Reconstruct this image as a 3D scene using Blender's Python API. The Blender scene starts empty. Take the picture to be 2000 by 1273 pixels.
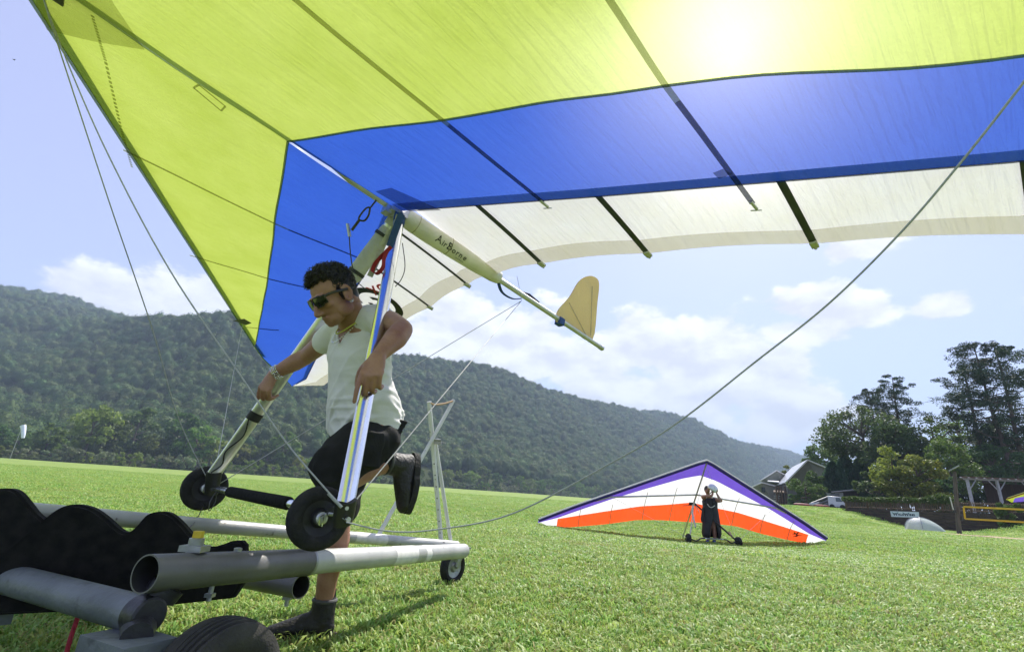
import bpy, bmesh, math, random
import numpy as np
from mathutils import Vector, Matrix, noise as mnoise
sc = bpy.context.scene
rad = math.radians

# ---------------------------------------------------------------- camera
CAM_H, FPX, IW, IH = 0.66, 944.0, 2000.0, 1273.0
ROLL = math.atan(136.0 / 2000.0)
PITCH = math.atan((961.0 - 636.5) * math.cos(ROLL) / FPX)
_f = Vector((0, math.cos(PITCH), math.sin(PITCH))); _u0 = Vector((0, -math.sin(PITCH), math.cos(PITCH))); _r0 = Vector((1, 0, 0))
CR = math.cos(ROLL) * _r0 + math.sin(ROLL) * _u0
CU = -math.sin(ROLL) * _r0 + math.cos(ROLL) * _u0
CO = Vector((0, 0, CAM_H))
cd = bpy.data.cameras.new('camera'); cam = bpy.data.objects.new('camera', cd); sc.collection.objects.link(cam)
cam.matrix_world = Matrix(((CR.x, CU.x, -_f.x, 0), (CR.y, CU.y, -_f.y, 0), (CR.z, CU.z, -_f.z, CAM_H), (0, 0, 0, 1)))
cd.sensor_width = 36.0; cd.lens = 36.0 * FPX / IW; cd.clip_start = 0.02; cd.clip_end = 12000
sc.camera = cam

def ray(u, v):
    return _f + CR * ((u - IW / 2) / FPX) + CU * ((IH / 2 - v) / FPX)
def at(u, v, d):            # the point at depth d metres that the photograph shows at pixel u, v
    return CO + ray(u, v) * d
def gp(u, v, z):            # the point at height z
    r = ray(u, v); return CO + r * ((z - CO.z) / r.z)

# ---------------------------------------------------------------- world, sun, exposure
SUN = ray(1425, -10).normalized()
SUN_EL = math.asin(SUN.z); SUN_AZ = math.atan2(SUN.x, SUN.y)
world = bpy.data.worlds.new('World'); sc.world = world; world.use_nodes = True
nt = world.node_tree; N = nt.nodes; Lk = nt.links
for n in list(N): N.remove(n)
out = N.new('ShaderNodeOutputWorld'); bg = N.new('ShaderNodeBackground')
sky = N.new('ShaderNodeTexSky'); sky.sky_type = 'NISHITA'; sky.sun_disc = False
sky.sun_elevation = SUN_EL; sky.sun_rotation = SUN_AZ
sky.altitude = 200; sky.air_density = 1.0; sky.dust_density = 0.9; sky.ozone_density = 4.0
SKY_STRENGTH = 0.14
bg.inputs['Strength'].default_value = SKY_STRENGTH
def _m(op, a, b=None, c=None, clamp=False):
    n = N.new('ShaderNodeMath'); n.operation = op; n.use_clamp = clamp
    for i, x in enumerate((a, b, c)):
        if x is None: continue
        if isinstance(x, (int, float)): n.inputs[i].default_value = x
        else: Lk.new(x, n.inputs[i])
    return n.outputs[0]
tc = N.new('ShaderNodeTexCoord'); sep = N.new('ShaderNodeSeparateXYZ'); Lk.new(tc.outputs['Generated'], sep.inputs[0])
az = _m('ARCTAN2', sep.outputs[0], sep.outputs[1]); el = _m('ARCSINE', sep.outputs[2])
cmb = N.new('ShaderNodeCombineXYZ'); Lk.new(_m('MULTIPLY', az, 1.0), cmb.inputs[0]); Lk.new(_m('MULTIPLY', el, 1.7), cmb.inputs[1])
n1 = N.new('ShaderNodeTexNoise'); n1.inputs['Scale'].default_value = 8.5; n1.inputs['Detail'].default_value = 9; n1.inputs['Roughness'].default_value = 0.58
Lk.new(cmb.outputs[0], n1.inputs['Vector'])
n2 = N.new('ShaderNodeTexNoise'); n2.inputs['Scale'].default_value = 2.6; n2.inputs['Detail'].default_value = 4
Lk.new(cmb.outputs[0], n2.inputs['Vector'])
def dir_az_el(u, v):
    r = ray(u, v).normalized(); return math.atan2(r.x, r.y), math.asin(r.z)
# cumulus banks: pixel centre, half width / half height in pixels
blobs = [(235, 590, 125, 48), (400, 592, 110, 58), (930, 655, 190, 80), (1060, 700, 120, 50), (1290, 690, 150, 75), (1420, 735, 170, 95),
         (1540, 810, 130, 75), (1250, 770, 170, 60), (1640, 612, 120, 30), (1835, 600, 62, 24), (1560, 648, 95, 30), (1580, 590, 80, 28), (1690, 480, 90, 22),
         (880, 710, 180, 60), (640, 640, 160, 60), (2150, 700, 140, 60), (-150, 600, 150, 60)]
tot = None
for (u, v, hw, hh) in blobs:
    a0, e0 = dir_az_el(u, v); a1, e1 = dir_az_el(u + hw, v); a2, e2 = dir_az_el(u, v - hh)
    ra = math.hypot(a1 - a0, e1 - e0) * 1.0; re = math.hypot(e2 - e0, a2 - a0)
    dx = _m('DIVIDE', _m('SUBTRACT', az, a0), ra); dy = _m('DIVIDE', _m('SUBTRACT', el, e0), re)
    dd = _m('SQRT', _m('ADD', _m('MULTIPLY', dx, dx), _m('MULTIPLY', dy, dy)))
    b = _m('SUBTRACT', 1.42, dd)
    tot = b if tot is None else _m('MAXIMUM', tot, b)
tot = _m('MAXIMUM', tot, -1.0)
base = _m('MULTIPLY', _m('SUBTRACT', n2.outputs['Fac'], 0.74), 2.2)      # loose scattered cloud all round the sky
tot = _m('MAXIMUM', tot, base)
dens = _m('ADD', tot, _m('MULTIPLY', _m('SUBTRACT', n1.outputs['Fac'], 0.5), 3.4))
mask = N.new('ShaderNodeMapRange'); mask.interpolation_type = 'SMOOTHSTEP'
mask.inputs['From Min'].default_value = 0.15; mask.inputs['From Max'].default_value = 0.60; Lk.new(dens, mask.inputs['Value'])
# puffs: brighter where the cloud thins out upwards, greyer underneath
off_ = N.new('ShaderNodeVectorMath'); off_.operation = 'ADD'; off_.inputs[1].default_value = (0.012, 0.045, 0); Lk.new(cmb.outputs[0], off_.inputs[0])
n3 = N.new('ShaderNodeTexNoise'); n3.inputs['Scale'].default_value = 8.5; n3.inputs['Detail'].default_value = 5; n3.inputs['Roughness'].default_value = 0.5; Lk.new(off_.outputs[0], n3.inputs['Vector'])
shade = N.new('ShaderNodeMapRange'); shade.inputs['From Min'].default_value = -0.14; shade.inputs['From Max'].default_value = 0.14
shade.inputs['To Min'].default_value = 0.74; shade.inputs['To Max'].default_value = 1.06; Lk.new(_m('SUBTRACT', n1.outputs['Fac'], n3.outputs['Fac']), shade.inputs['Value'])
CLOUD = 5.0
cc = N.new('ShaderNodeCombineColor'); Lk.new(_m('MULTIPLY', shade.outputs[0], CLOUD), cc.inputs[0]); Lk.new(_m('MULTIPLY', shade.outputs[0], CLOUD * 1.01), cc.inputs[1]); Lk.new(_m('MULTIPLY', shade.outputs[0], CLOUD * 1.06), cc.inputs[2])
mx = N.new('ShaderNodeMix'); mx.data_type = 'RGBA'
veil = N.new('ShaderNodeMix'); veil.data_type = 'RGBA'; veil.inputs[0].default_value = 0.55; Lk.new(sky.outputs[0], veil.inputs[6]); veil.inputs[7].default_value = (2.75, 2.55, 3.95, 1)   # thin even summer haze
Lk.new(_m('MULTIPLY', mask.outputs[0], 0.92), mx.inputs[0]); Lk.new(veil.outputs[2], mx.inputs[6]); Lk.new(cc.outputs[0], mx.inputs[7])
Lk.new(mx.outputs[2], bg.inputs['Color']); Lk.new(bg.outputs[0], out.inputs['Surface'])

sd = bpy.data.lights.new('sun', 'SUN'); sd.energy = 4.6; sd.angle = rad(0.53); sd.color = (1.0, 0.95, 0.87)
so = bpy.data.objects.new('sun', sd); sc.collection.objects.link(so)
so.rotation_euler = (-SUN).to_track_quat('-Z', 'Y').to_euler(); so.location = (0, 0, 60)

vs = sc.view_settings; sc.display_settings.display_device = 'sRGB'
vs.view_transform = 'Standard'; vs.look = 'None'; vs.gamma = 1.0; vs.use_curve_mapping = False; vs.exposure = 0.92
cy = sc.cycles
cy.use_denoising = True; cy.max_bounces = 7; cy.diffuse_bounces = 4; cy.glossy_bounces = 3; cy.transmission_bounces = 4
cy.transparent_max_bounces = 6; cy.volume_bounces = 0; cy.use_adaptive_sampling = True; cy.adaptive_threshold = 0.02
cy.caustics_reflective = False; cy.caustics_refractive = False; cy.sample_clamp_indirect = 6.0

# ---------------------------------------------------------------- helpers
COL = sc.collection
class MB:
    """collects vertices and faces in world (or local) metres, then links them as one mesh object"""
    def __init__(s): s.v = []; s.f = []
    def add(s, vs_, fs):
        o = len(s.v); s.v += [tuple(x) for x in vs_]; s.f += [tuple(i + o for i in f) for f in fs]; return s
    def box(s, c, size, ax=None):
        c = Vector(c); hx, hy, hz = [x / 2 for x in size]
        X, Y, Z = ax if ax else (Vector((1, 0, 0)), Vector((0, 1, 0)), Vector((0, 0, 1)))
        p = [c + X * (sx * hx) + Y * (sy * hy) + Z * (sz * hz) for sx, sy, sz in
             ((-1, -1, -1), (1, -1, -1), (1, 1, -1), (-1, 1, -1), (-1, -1, 1), (1, -1, 1), (1, 1, 1), (-1, 1, 1))]
        return s.add(p, [(0, 3, 2, 1), (4, 5, 6, 7), (0, 1, 5, 4), (1, 2, 6, 5), (2, 3, 7, 6), (3, 0, 4, 7)])
    def sweep(s, pts, r, n=10, caps=True, side=None, closed=False):
        """tube along pts; r: one radius, a list, or list of (ra, rb); side: fixed direction for the ra axis"""
        pts = [Vector(p) for p in pts]; m = len(pts)
        rr = r if isinstance(r, (list, tuple)) else [r] * m
        if isinstance(r, tuple): rr = [r] * m
        rr = [(x, x) if isinstance(x, (int, float)) else x for x in rr]
        vv = []; prev = None
        for i, p in enumerate(pts):
            if closed: t = pts[(i + 1) % m] - pts[i - 1]
            else: t = pts[min(i + 1, m - 1)] - pts[max(i - 1, 0)]
            t = t.normalized() if t.length > 1e-9 else Vector((0, 0, 1))
            if side is not None:
                sd_ = side[i] if isinstance(side, list) else side
                a = Vector(sd_); a = a - t * a.dot(t)
            elif prev is None:
                a = Vector((0, 0, 1)) if abs(t.z) < 0.9 else Vector((1, 0, 0)); a = a - t * a.dot(t)
            else: a = prev - t * prev.dot(t)
            a.normalize(); prev = a; b = t.cross(a)
            for k in range(n):
                w = 2 * math.pi * k / n
                vv.append(p + a * (rr[i][0] * math.cos(w)) + b * (rr[i][1] * math.sin(w)))
        ff = []
        for i in range(m if closed else m - 1):
            j = (i + 1) % m
            for k in range(n):
                k2 = (k + 1) % n
                ff.append((i * n + k, i * n + k2, j * n + k2, j * n + k))
        if caps and not closed:
            ff.append(tuple(range(n - 1, -1, -1))); ff.append(tuple((m - 1) * n + k for k in range(n)))
        return s.add(vv, ff)
    def lathe(s, prof, c, axis, n=24, a0=0, a1=2 * math.pi):
        """prof: (along axis, radius)"""
        c = Vector(c); t = Vector(axis).normalized(); a = t.orthogonal().normalized(); b = t.cross(a)
        m = len(prof); vv = []
        full = abs(a1 - a0 - 2 * math.pi) < 1e-6; nn = n if full else n + 1
        for (x, r) in prof:
            for k in range(nn):
                w = a0 + (a1 - a0) * k / n
                vv.append(c + t * x + a * (r * math.cos(w)) + b * (r * math.sin(w)))
        ff = []
        for i in range(m - 1):
            for k in range(n):
                k2 = (k + 1) % nn
                ff.append((i * nn + k, i * nn + k2, (i + 1) * nn + k2, (i + 1) * nn + k))
        return s.add(vv, ff)
    def ball(s, c, r, ax=None, sub=2, jit=0, seed=0):
        bm = bmesh.new(); bmesh.ops.create_icosphere(bm, subdivisions=sub, radius=1.0)
        c = Vector(c); rx, ry, rz = (r, r, r) if isinstance(r, (int, float)) else r
        X, Y, Z = ax if ax else (Vector((1, 0, 0)), Vector((0, 1, 0)), Vector((0, 0, 1)))
        vv = []
        for v in bm.verts:
            q = v.co; k = 1 + (jit * mnoise.noise(q * 2.3 + Vector((seed * 7.1, seed, 0))) if jit else 0)
            vv.append(c + X * (q.x * rx * k) + Y * (q.y * ry * k) + Z * (q.z * rz * k))
        bm.verts.index_update(); ff = [tuple(v.index for v in f.verts) for f in bm.faces]; bm.free()
        return s.add(vv, ff)
    def grid(s, rows):
        n = len(rows[0]); vv = [p for r in rows for p in r]
        return s.add(vv, [(i * n + k, i * n + k + 1, (i + 1) * n + k + 1, (i + 1) * n + k) for i in range(len(rows) - 1) for k in range(n - 1)])
    def mesh(s, name, off=(0, 0, 0)):
        me = bpy.data.meshes.new(name); o = Vector(off)
        me.from_pydata([tuple(Vector(p) - o) for p in s.v] if o.length else s.v, [], s.f); me.update(); return me
    def build(s, name, mat, parent=None, smooth=True, local=False, angle=40):
        """parent's rotation must be identity unless local=True"""
        off = Vector((0, 0, 0)); p = parent
        while p is not None and not local: off += p.location; p = p.parent
        me = s.mesh(name, off); o = bpy.data.objects.new(name, me); COL.objects.link(o)
        if mat: me.materials.append(mat)
        if smooth: smooth_by_angle(me, angle)
        if parent: o.parent = parent
        return o
def smooth_by_angle(me, angle=40):
    if not len(me.polygons): return
    me.polygons.foreach_set('use_smooth', [True] * len(me.polygons))
    bm = bmesh.new(); bm.from_mesh(me); lim = rad(angle)
    for e in bm.edges:
        e.smooth = not (len(e.link_faces) == 2 and e.calc_face_angle(0) > lim)
    bm.to_mesh(me); bm.free()
def tag(o, label, cat, group=None, kind=None):
    if label: o['label'] = label
    if cat: o['category'] = cat
    if group: o['group'] = group
    if kind: o['kind'] = kind
    return o
def thing(name, label, cat, loc=(0, 0, 0), group=None):
    o = bpy.data.objects.new(name, None); o.empty_display_size = 0.1; COL.objects.link(o); o.location = Vector(loc)
    return tag(o, label, cat, group)
def copy_tree(o, parent=None):
    c = o.copy(); COL.objects.link(c)
    if parent is not None: c.parent = parent
    for ch in list(o.children): copy_tree(ch, c)
    return c
def lerp(a, b, t): return a + (b - a) * t
def interp(x, xs, ys): return float(np.interp(x, xs, ys))
def sstep(a, b, x):
    t = min(1, max(0, (x - a) / (b - a))); return t * t * (3 - 2 * t)
def crom(pts, n=6):
    pts = [Vector(p) for p in pts]; P = [pts[0] * 2 - pts[1]] + pts + [pts[-1] * 2 - pts[-2]]; o = []
    for i in range(1, len(P) - 2):
        for k in range(n):
            t = k / n; a, b, c, d = P[i - 1], P[i], P[i + 1], P[i + 2]
            o.append(0.5 * ((2 * b) + (c - a) * t + (2 * a - 5 * b + 4 * c - d) * t * t + (3 * b - a - 3 * c + d) * t ** 3))
    o.append(pts[-1]); return o

# ---------------------------------------------------------------- materials
def pmat(name, col, col2=None, scale=6.0, rough=0.6, metal=0.0, bump=0.0, bscale=40.0, detail=5, spec=0.5, coat=0.0, sheen=0.0, contrast=(0.35, 0.65), rough2=None, col3=None, scale3=40.0, th3=(0.62, 0.7), coords='Object', stretch=None):
    m = bpy.data.materials.new(name); m.use_nodes = True; t = m.node_tree; n = t.nodes; l = t.links
    b = n['Principled BSDF']; b.inputs['Roughness'].default_value = rough; b.inputs['Metallic'].default_value = metal
    b.inputs['Specular IOR Level'].default_value = spec; b.inputs['Coat Weight'].default_value = coat; b.inputs['Sheen Weight'].default_value = sheen
    b.inputs['Base Color'].default_value = (*col, 1)
    tcn = n.new('ShaderNodeTexCoord'); vec = tcn.outputs[coords]
    if stretch:
        mp = n.new('ShaderNodeMapping'); mp.inputs['Scale'].default_value = stretch; l.new(vec, mp.inputs[0]); vec = mp.outputs[0]
    cur = None
    if col2:
        tx = n.new('ShaderNodeTexNoise'); tx.inputs['Scale'].default_value = scale; tx.inputs['Detail'].default_value = detail; l.new(vec, tx.inputs['Vector'])
        rp = n.new('ShaderNodeMapRange'); rp.inputs['From Min'].default_value = contrast[0]; rp.inputs['From Max'].default_value = contrast[1]; l.new(tx.outputs['Fac'], rp.inputs['Value'])
        mxx = n.new('ShaderNodeMix'); mxx.data_type = 'RGBA'; mxx.inputs[6].default_value = (*col, 1); mxx.inputs[7].default_value = (*col2, 1)
        l.new(rp.outputs[0], mxx.inputs[0]); cur = mxx.outputs[2]
        if rough2 is not None:
            mr = n.new('ShaderNodeMapRange'); mr.inputs['To Min'].default_value = rough; mr.inputs['To Max'].default_value = rough2; l.new(rp.outputs[0], mr.inputs['Value']); l.new(mr.outputs[0], b.inputs['Roughness'])
    if col3:
        tx = n.new('ShaderNodeTexNoise'); tx.inputs['Scale'].default_value = scale3; tx.inputs['Detail'].default_value = 6; l.new(vec, tx.inputs['Vector'])
        rp = n.new('ShaderNodeMapRange'); rp.inputs['From Min'].default_value = th3[0]; rp.inputs['From Max'].default_value = th3[1]; l.new(tx.outputs['Fac'], rp.inputs['Value'])
        mxx = n.new('ShaderNodeMix'); mxx.data_type = 'RGBA'; mxx.inputs[7].default_value = (*col3, 1)
        if cur is None: mxx.inputs[6].default_value = (*col, 1)
        else: l.new(cur, mxx.inputs[6])
        l.new(rp.outputs[0], mxx.inputs[0]); cur = mxx.outputs[2]
    if cur is not None: l.new(cur, b.inputs['Base Color'])
    if bump:
        tx = n.new('ShaderNodeTexNoise'); tx.inputs['Scale'].default_value = bscale; tx.inputs['Detail'].default_value = 4; l.new(vec, tx.inputs['Vector'])
        bp = n.new('ShaderNodeBump'); bp.inputs['Strength'].default_value = bump; bp.inputs['Distance'].default_value = 0.02; l.new(tx.outputs['Fac'], bp.inputs['Height']); l.new(bp.outputs[0], b.inputs['Normal'])
    return m
def cloth_mat(name, col, trans=0.62, glow=0.07, wrinkle=0.35, stain=None, clear=0.0, glow2=0.0):
    """thin sailcloth: light passes through it, with fine weave, creases and faint dirt"""
    m = bpy.data.materials.new(name); m.use_nodes = True; t = m.node_tree; n = t.nodes; l = t.links
    n.remove(n['Principled BSDF']); o = n['Material Output']
    tcn = n.new('ShaderNodeTexCoord'); vec = tcn.outputs['Object']
    tx = n.new('ShaderNodeTexNoise'); tx.inputs['Scale'].default_value = 3.0; tx.inputs['Detail'].default_value = 8; tx.inputs['Roughness'].default_value = 0.65; l.new(vec, tx.inputs['Vector'])
    rp = n.new('ShaderNodeMapRange'); rp.inputs['From Min'].default_value = 0.3; rp.inputs['From Max'].default_value = 0.75; l.new(tx.outputs['Fac'], rp.inputs['Value'])
    c2 = stain or tuple(x * 0.86 for x in col)
    mxx = n.new('ShaderNodeMix'); mxx.data_type = 'RGBA'; mxx.inputs[6].default_value = (*col, 1); mxx.inputs[7].default_value = (*c2, 1); l.new(rp.outputs[0], mxx.inputs[0])
    mp = n.new('ShaderNodeMapping'); mp.inputs['Scale'].default_value = (2.2, 26, 2.2); mp.inputs['Rotation'].default_value = (0, 0, 0.45); l.new(vec, mp.inputs[0])
    cr = n.new('ShaderNodeTexNoise'); cr.inputs['Scale'].default_value = 1.6; cr.inputs['Detail'].default_value = 5; cr.inputs['Distortion'].default_value = 0.6; l.new(mp.outputs[0], cr.inputs['Vector'])
    wv = n.new('ShaderNodeTexNoise'); wv.inputs['Scale'].default_value = 90; wv.inputs['Detail'].default_value = 2; l.new(vec, wv.inputs['Vector'])
    ad = n.new('ShaderNodeMath'); ad.operation = 'MULTIPLY_ADD'; ad.inputs[1].default_value = 0.12; l.new(wv.outputs['Fac'], ad.inputs[0]); l.new(cr.outputs['Fac'], ad.inputs[2])
    bp = n.new('ShaderNodeBump'); bp.inputs['Strength'].default_value = wrinkle; bp.inputs['Distance'].default_value = 0.06; l.new(ad.outputs[0], bp.inputs['Height'])
    df = n.new('ShaderNodeBsdfDiffuse'); tl = n.new('ShaderNodeBsdfTranslucent'); gl = n.new('ShaderNodeBsdfGlossy'); gl.inputs['Roughness'].default_value = 0.45
    for q in (df, tl): l.new(mxx.outputs[2], q.inputs['Color']); l.new(bp.outputs[0], q.inputs['Normal'])
    m1 = n.new('ShaderNodeMixShader'); m1.inputs[0].default_value = trans; l.new(df.outputs[0], m1.inputs[1]); l.new(tl.outputs[0], m1.inputs[2])
    m0 = n.new('ShaderNodeMixShader'); m0.inputs[0].default_value = 0.03; l.new(m1.outputs[0], m0.inputs[1]); l.new(gl.outputs[0], m0.inputs[2])
    last = m0
    if glow:
        rf = n.new('ShaderNodeBsdfRefraction'); rf.inputs['Roughness'].default_value = 0.55; rf.inputs['IOR'].default_value = 1.25
        l.new(mxx.outputs[2], rf.inputs['Color'])
        m2 = n.new('ShaderNodeMixShader'); m2.inputs[0].default_value = glow; l.new(m0.outputs[0], m2.inputs[1]); l.new(rf.outputs[0], m2.inputs[2]); last = m2
    if glow2:
        rf2 = n.new('ShaderNodeBsdfRefraction'); rf2.inputs['Roughness'].default_value = 0.85; rf2.inputs['IOR'].default_value = 1.3; rf2.inputs['Color'].default_value = (0.95, 0.95, 0.9, 1)
        m4 = n.new('ShaderNodeMixShader'); m4.inputs[0].default_value = glow2; l.new(last.outputs[0], m4.inputs[1]); l.new(rf2.outputs[0], m4.inputs[2]); last = m4
    if clear:
        tp_ = n.new('ShaderNodeBsdfTransparent'); tp_.inputs['Color'].default_value = (0.92, 0.92, 0.88, 1)
        m3 = n.new('ShaderNodeMixShader'); m3.inputs[0].default_value = clear; l.new(last.outputs[0], m3.inputs[1]); l.new(tp_.outputs[0], m3.inputs[2]); last = m3
    l.new(last.outputs[0], o.inputs['Surface']); return m
def leaf_mat(name, col, col2, trans=0.35, rough=0.55, vary=0.25):
    """leaves: every leaf (mesh island) and every plant gets its own tint, light comes through them"""
    m = bpy.data.materials.new(name); m.use_nodes = True; t = m.node_tree; n = t.nodes; l = t.links
    b = n['Principled BSDF']; o = n['Material Output']; b.inputs['Roughness'].default_value = rough; b.inputs['Specular IOR Level'].default_value = 0.35
    g = n.new('ShaderNodeNewGeometry'); oi = n.new('ShaderNodeObjectInfo')
    mxx = n.new('ShaderNodeMix'); mxx.data_type = 'RGBA'; mxx.inputs[6].default_value = (*col, 1); mxx.inputs[7].default_value = (*col2, 1)
    l.new(g.outputs['Random Per Island'], mxx.inputs[0])
    hs = n.new('ShaderNodeHueSaturation'); l.new(mxx.outputs[2], hs.inputs['Color'])
    mr = n.new('ShaderNodeMapRange'); mr.inputs['To Min'].default_value = 1 - vary; mr.inputs['To Max'].default_value = 1 + vary; l.new(oi.outputs['Random'], mr.inputs['Value']); l.new(mr.outputs[0], hs.inputs['Value'])
    mh = n.new('ShaderNodeMath'); mh.operation = 'MULTIPLY'; mh.inputs[1].default_value = 7.31; l.new(oi.outputs['Random'], mh.inputs[0])
    fr = n.new('ShaderNodeMath'); fr.operation = 'FRACT'; l.new(mh.outputs[0], fr.inputs[0])
    mr2 = n.new('ShaderNodeMapRange'); mr2.inputs['To Min'].default_value = 0.465; mr2.inputs['To Max'].default_value = 0.525; l.new(fr.outputs[0], mr2.inputs['Value']); l.new(mr2.outputs[0], hs.inputs['Hue'])
    l.new(hs.outputs[0], b.inputs['Base Color'])
    tl = n.new('ShaderNodeBsdfTranslucent'); l.new(hs.outputs[0], tl.inputs['Color'])
    ms = n.new('ShaderNodeMixShader'); ms.inputs[0].default_value = trans; l.new(b.outputs[0], ms.inputs[1]); l.new(tl.outputs[0], ms.inputs[2]); l.new(ms.outputs[0], o.inputs['Surface'])
    return m
def scatter(name, P, rotz, scl, idx, protos, label, cat=None, tilt=None):
    """one stuff object: instances of the prototype meshes on the given points"""
    src = bpy.data.collections.new(name + '_source')
    for i, (me, mt) in enumerate(protos):
        if mt and not me.materials: me.materials.append(mt)
        o = bpy.data.objects.new('%s_piece_%02d' % (name, i), me); src.objects.link(o)
    me = bpy.data.meshes.new(name); n = len(P); me.vertices.add(n); me.vertices.foreach_set('co', np.asarray(P, dtype=np.float32).ravel())
    R = np.zeros((n, 3), np.float32); R[:, 2] = rotz
    if tilt is not None: R[:, :2] = tilt
    a = me.attributes.new('rot', 'FLOAT_VECTOR', 'POINT'); a.data.foreach_set('vector', R.ravel())
    scl = np.asarray(scl, np.float32); scl = np.repeat(scl[:, None], 3, 1) if scl.ndim == 1 else scl
    a = me.attributes.new('scl', 'FLOAT_VECTOR', 'POINT'); a.data.foreach_set('vector', scl.ravel())
    a = me.attributes.new('pick', 'INT', 'POINT'); a.data.foreach_set('value', np.asarray(idx, np.int32))
    me.update()
    ob = bpy.data.objects.new(name, me); COL.objects.link(ob); tag(ob, label, cat, None, 'stuff')
    g = bpy.data.node_groups.new(name + '_nodes', 'GeometryNodeTree')
    g.interface.new_socket('Geometry', in_out='INPUT', socket_type='NodeSocketGeometry'); g.interface.new_socket('Geometry', in_out='OUTPUT', socket_type='NodeSocketGeometry')
    gi = g.nodes.new('NodeGroupInput'); go = g.nodes.new('NodeGroupOutput')
    ip = g.nodes.new('GeometryNodeInstanceOnPoints'); ci = g.nodes.new('GeometryNodeCollectionInfo')
    ci.inputs['Collection'].default_value = src; ci.inputs['Separate Children'].default_value = True; ci.inputs['Reset Children'].default_value = True
    ip.inputs['Pick Instance'].default_value = True
    def na(nm, ty):
        q = g.nodes.new('GeometryNodeInputNamedAttribute'); q.data_type = ty; q.inputs['Name'].default_value = nm; return q.outputs['Attribute']
    L = g.links
    L.new(gi.outputs[0], ip.inputs['Points']); L.new(ci.outputs[0], ip.inputs['Instance']); L.new(na('pick', 'INT'), ip.inputs['Instance Index'])
    e2r = g.nodes.new('FunctionNodeEulerToRotation'); L.new(na('rot', 'FLOAT_VECTOR'), e2r.inputs[0]); L.new(e2r.outputs[0], ip.inputs['Rotation'])
    L.new(na('scl', 'FLOAT_VECTOR'), ip.inputs['Scale']); L.new(ip.outputs[0], go.inputs[0])
    md = ob.modifiers.new('scatter', 'NODES'); md.node_group = g
    return ob
# ---------------------------------------------------------------- terrain
WALL0, WALL1 = at(1652, 993, 44.0), at(1942, 1010, 36.0)
_wd = Vector((WALL1.x - WALL0.x, WALL1.y - WALL0.y)); WLEN = _wd.length; _wd /= WLEN; _wn = Vector((-_wd.y, _wd.x))   # _wn points away from the camera
if _wn.y < 0: _wn = -_wn
LOT_Z = 1.18
def wall_uv(x, y):
    q = Vector((x - WALL0.x, y - WALL0.y)); return q.dot(_wd), q.dot(_wn)
def zg(x, y):
    r2 = ((x - 5.8) / 8.0) ** 2 + ((y - 15.8) / 6.5) ** 2
    z = -0.37 * math.exp(-r2)
    d = math.hypot(x, y)
    z += 0.55 * sstep(60, 170, d) * sstep(120, 0, x)
    s, t = wall_uv(x, y)
    # lawn climbs to the parking lot on the left of the wall, and a bank closes the wall on its right
    th = x / max(y, 1.0)
    left = sstep(0.40, 0.57, th) * sstep(6.0, -1.5, s) * sstep(-22, -1.0, t)
    rightb = sstep(WLEN - 1.5, WLEN + 4.0, s) * sstep(-7.0, -0.5, t)
    back = 1.0 if (t > 2.6 and s > -2) else 0.0
    k = max(left, rightb, back)
    if k > 0: z = lerp(z, LOT_Z, k)
    z += 0.03 * mnoise.noise(Vector((x * 0.12, y * 0.12, 0))) * sstep(3, 10, d)
    return z
M_ground = pmat('lawn_soil_and_turf', (0.15, 0.225, 0.042), (0.22, 0.295, 0.068), scale=0.35, rough=0.9, bump=0.5, bscale=9, spec=0.2, col3=(0.23, 0.27, 0.09), scale3=1.7, th3=(0.55, 0.75))
rows = []
NA = 300
rr = [0.0] + list(np.geomspace(0.4, 3900, 190))
mb = MB()
for r in rr:
    rows.append([(r * math.sin(a), r * math.cos(a), zg(r * math.sin(a), r * math.cos(a))) for a in np.linspace(-math.pi, math.pi, NA + 1)])
mb.grid(rows)
tag(mb.build('field', M_ground, None), 'wide mown green field running to the foot of the wooded ridge', 'field', None, 'structure')

# ---------------------------------------------------------------- grass
M_grass = leaf_mat('grass_blade', (0.178, 0.325, 0.050), (0.375, 0.51, 0.14), trans=0.45, rough=0.5, vary=0.13)
M_straw = leaf_mat('dry_grass_blade', (0.42, 0.38, 0.14), (0.30, 0.30, 0.09), trans=0.3, rough=0.7, vary=0.2)
def tuft_mesh(seed, nb, rad_, hmin, hmax, wid, dry=0.08):
    rng = random.Random(seed); vv = []; ff = []; mi = []
    for i in range(nb):
        a = rng.uniform(0, 6.283); q = rad_ * math.sqrt(rng.random()); x, y = q * math.cos(a), q * math.sin(a)
        h = rng.uniform(hmin, hmax); w = wid * rng.uniform(0.6, 1.25); da = rng.uniform(0, 6.283); lean = rng.uniform(0.25, 1.25) * h
        dx, dy = math.cos(da), math.sin(da); px, py = -dy, dx
        tw = rng.uniform(-0.5, 0.5); o = len(vv)
        prof = [(0.0, 0.0, 0.75), (0.38, 0.55, 1.0), (0.78, 0.93, 0.7), (1.0, 0.95 if lean > h * .7 else 1.0, 0.05)]
        for (s_, zz, ww) in prof:
            cx = x + dx * lean * s_ ** 1.5; cy_ = y + dy * lean * s_ ** 1.5; cz = h * zz - 0.004
            ca, sa = math.cos(tw * s_), math.sin(tw * s_)
            vv.append((cx + px * w * ww * ca, cy_ + py * w * ww * ca, cz + w * ww * sa)); vv.append((cx - px * w * ww * ca, cy_ - py * w * ww * ca, cz - w * ww * sa))
        for k in range(3): ff.append((o + 2 * k, o + 2 * k + 1, o + 2 * k + 3, o + 2 * k + 2))
        mi += [1 if rng.random() < dry else 0] * 3
    me = bpy.data.meshes.new('grass_tuft'); me.from_pydata(vv, [], ff); me.materials.append(M_grass); me.materials.append(M_straw)
    me.polygons.foreach_set('material_index', mi); me.polygons.foreach_set('use_smooth', [True] * len(ff)); me.update(); return me
SOIL = gp(1995, 1053, 0.02)
rng = np.random.default_rng(5)
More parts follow.
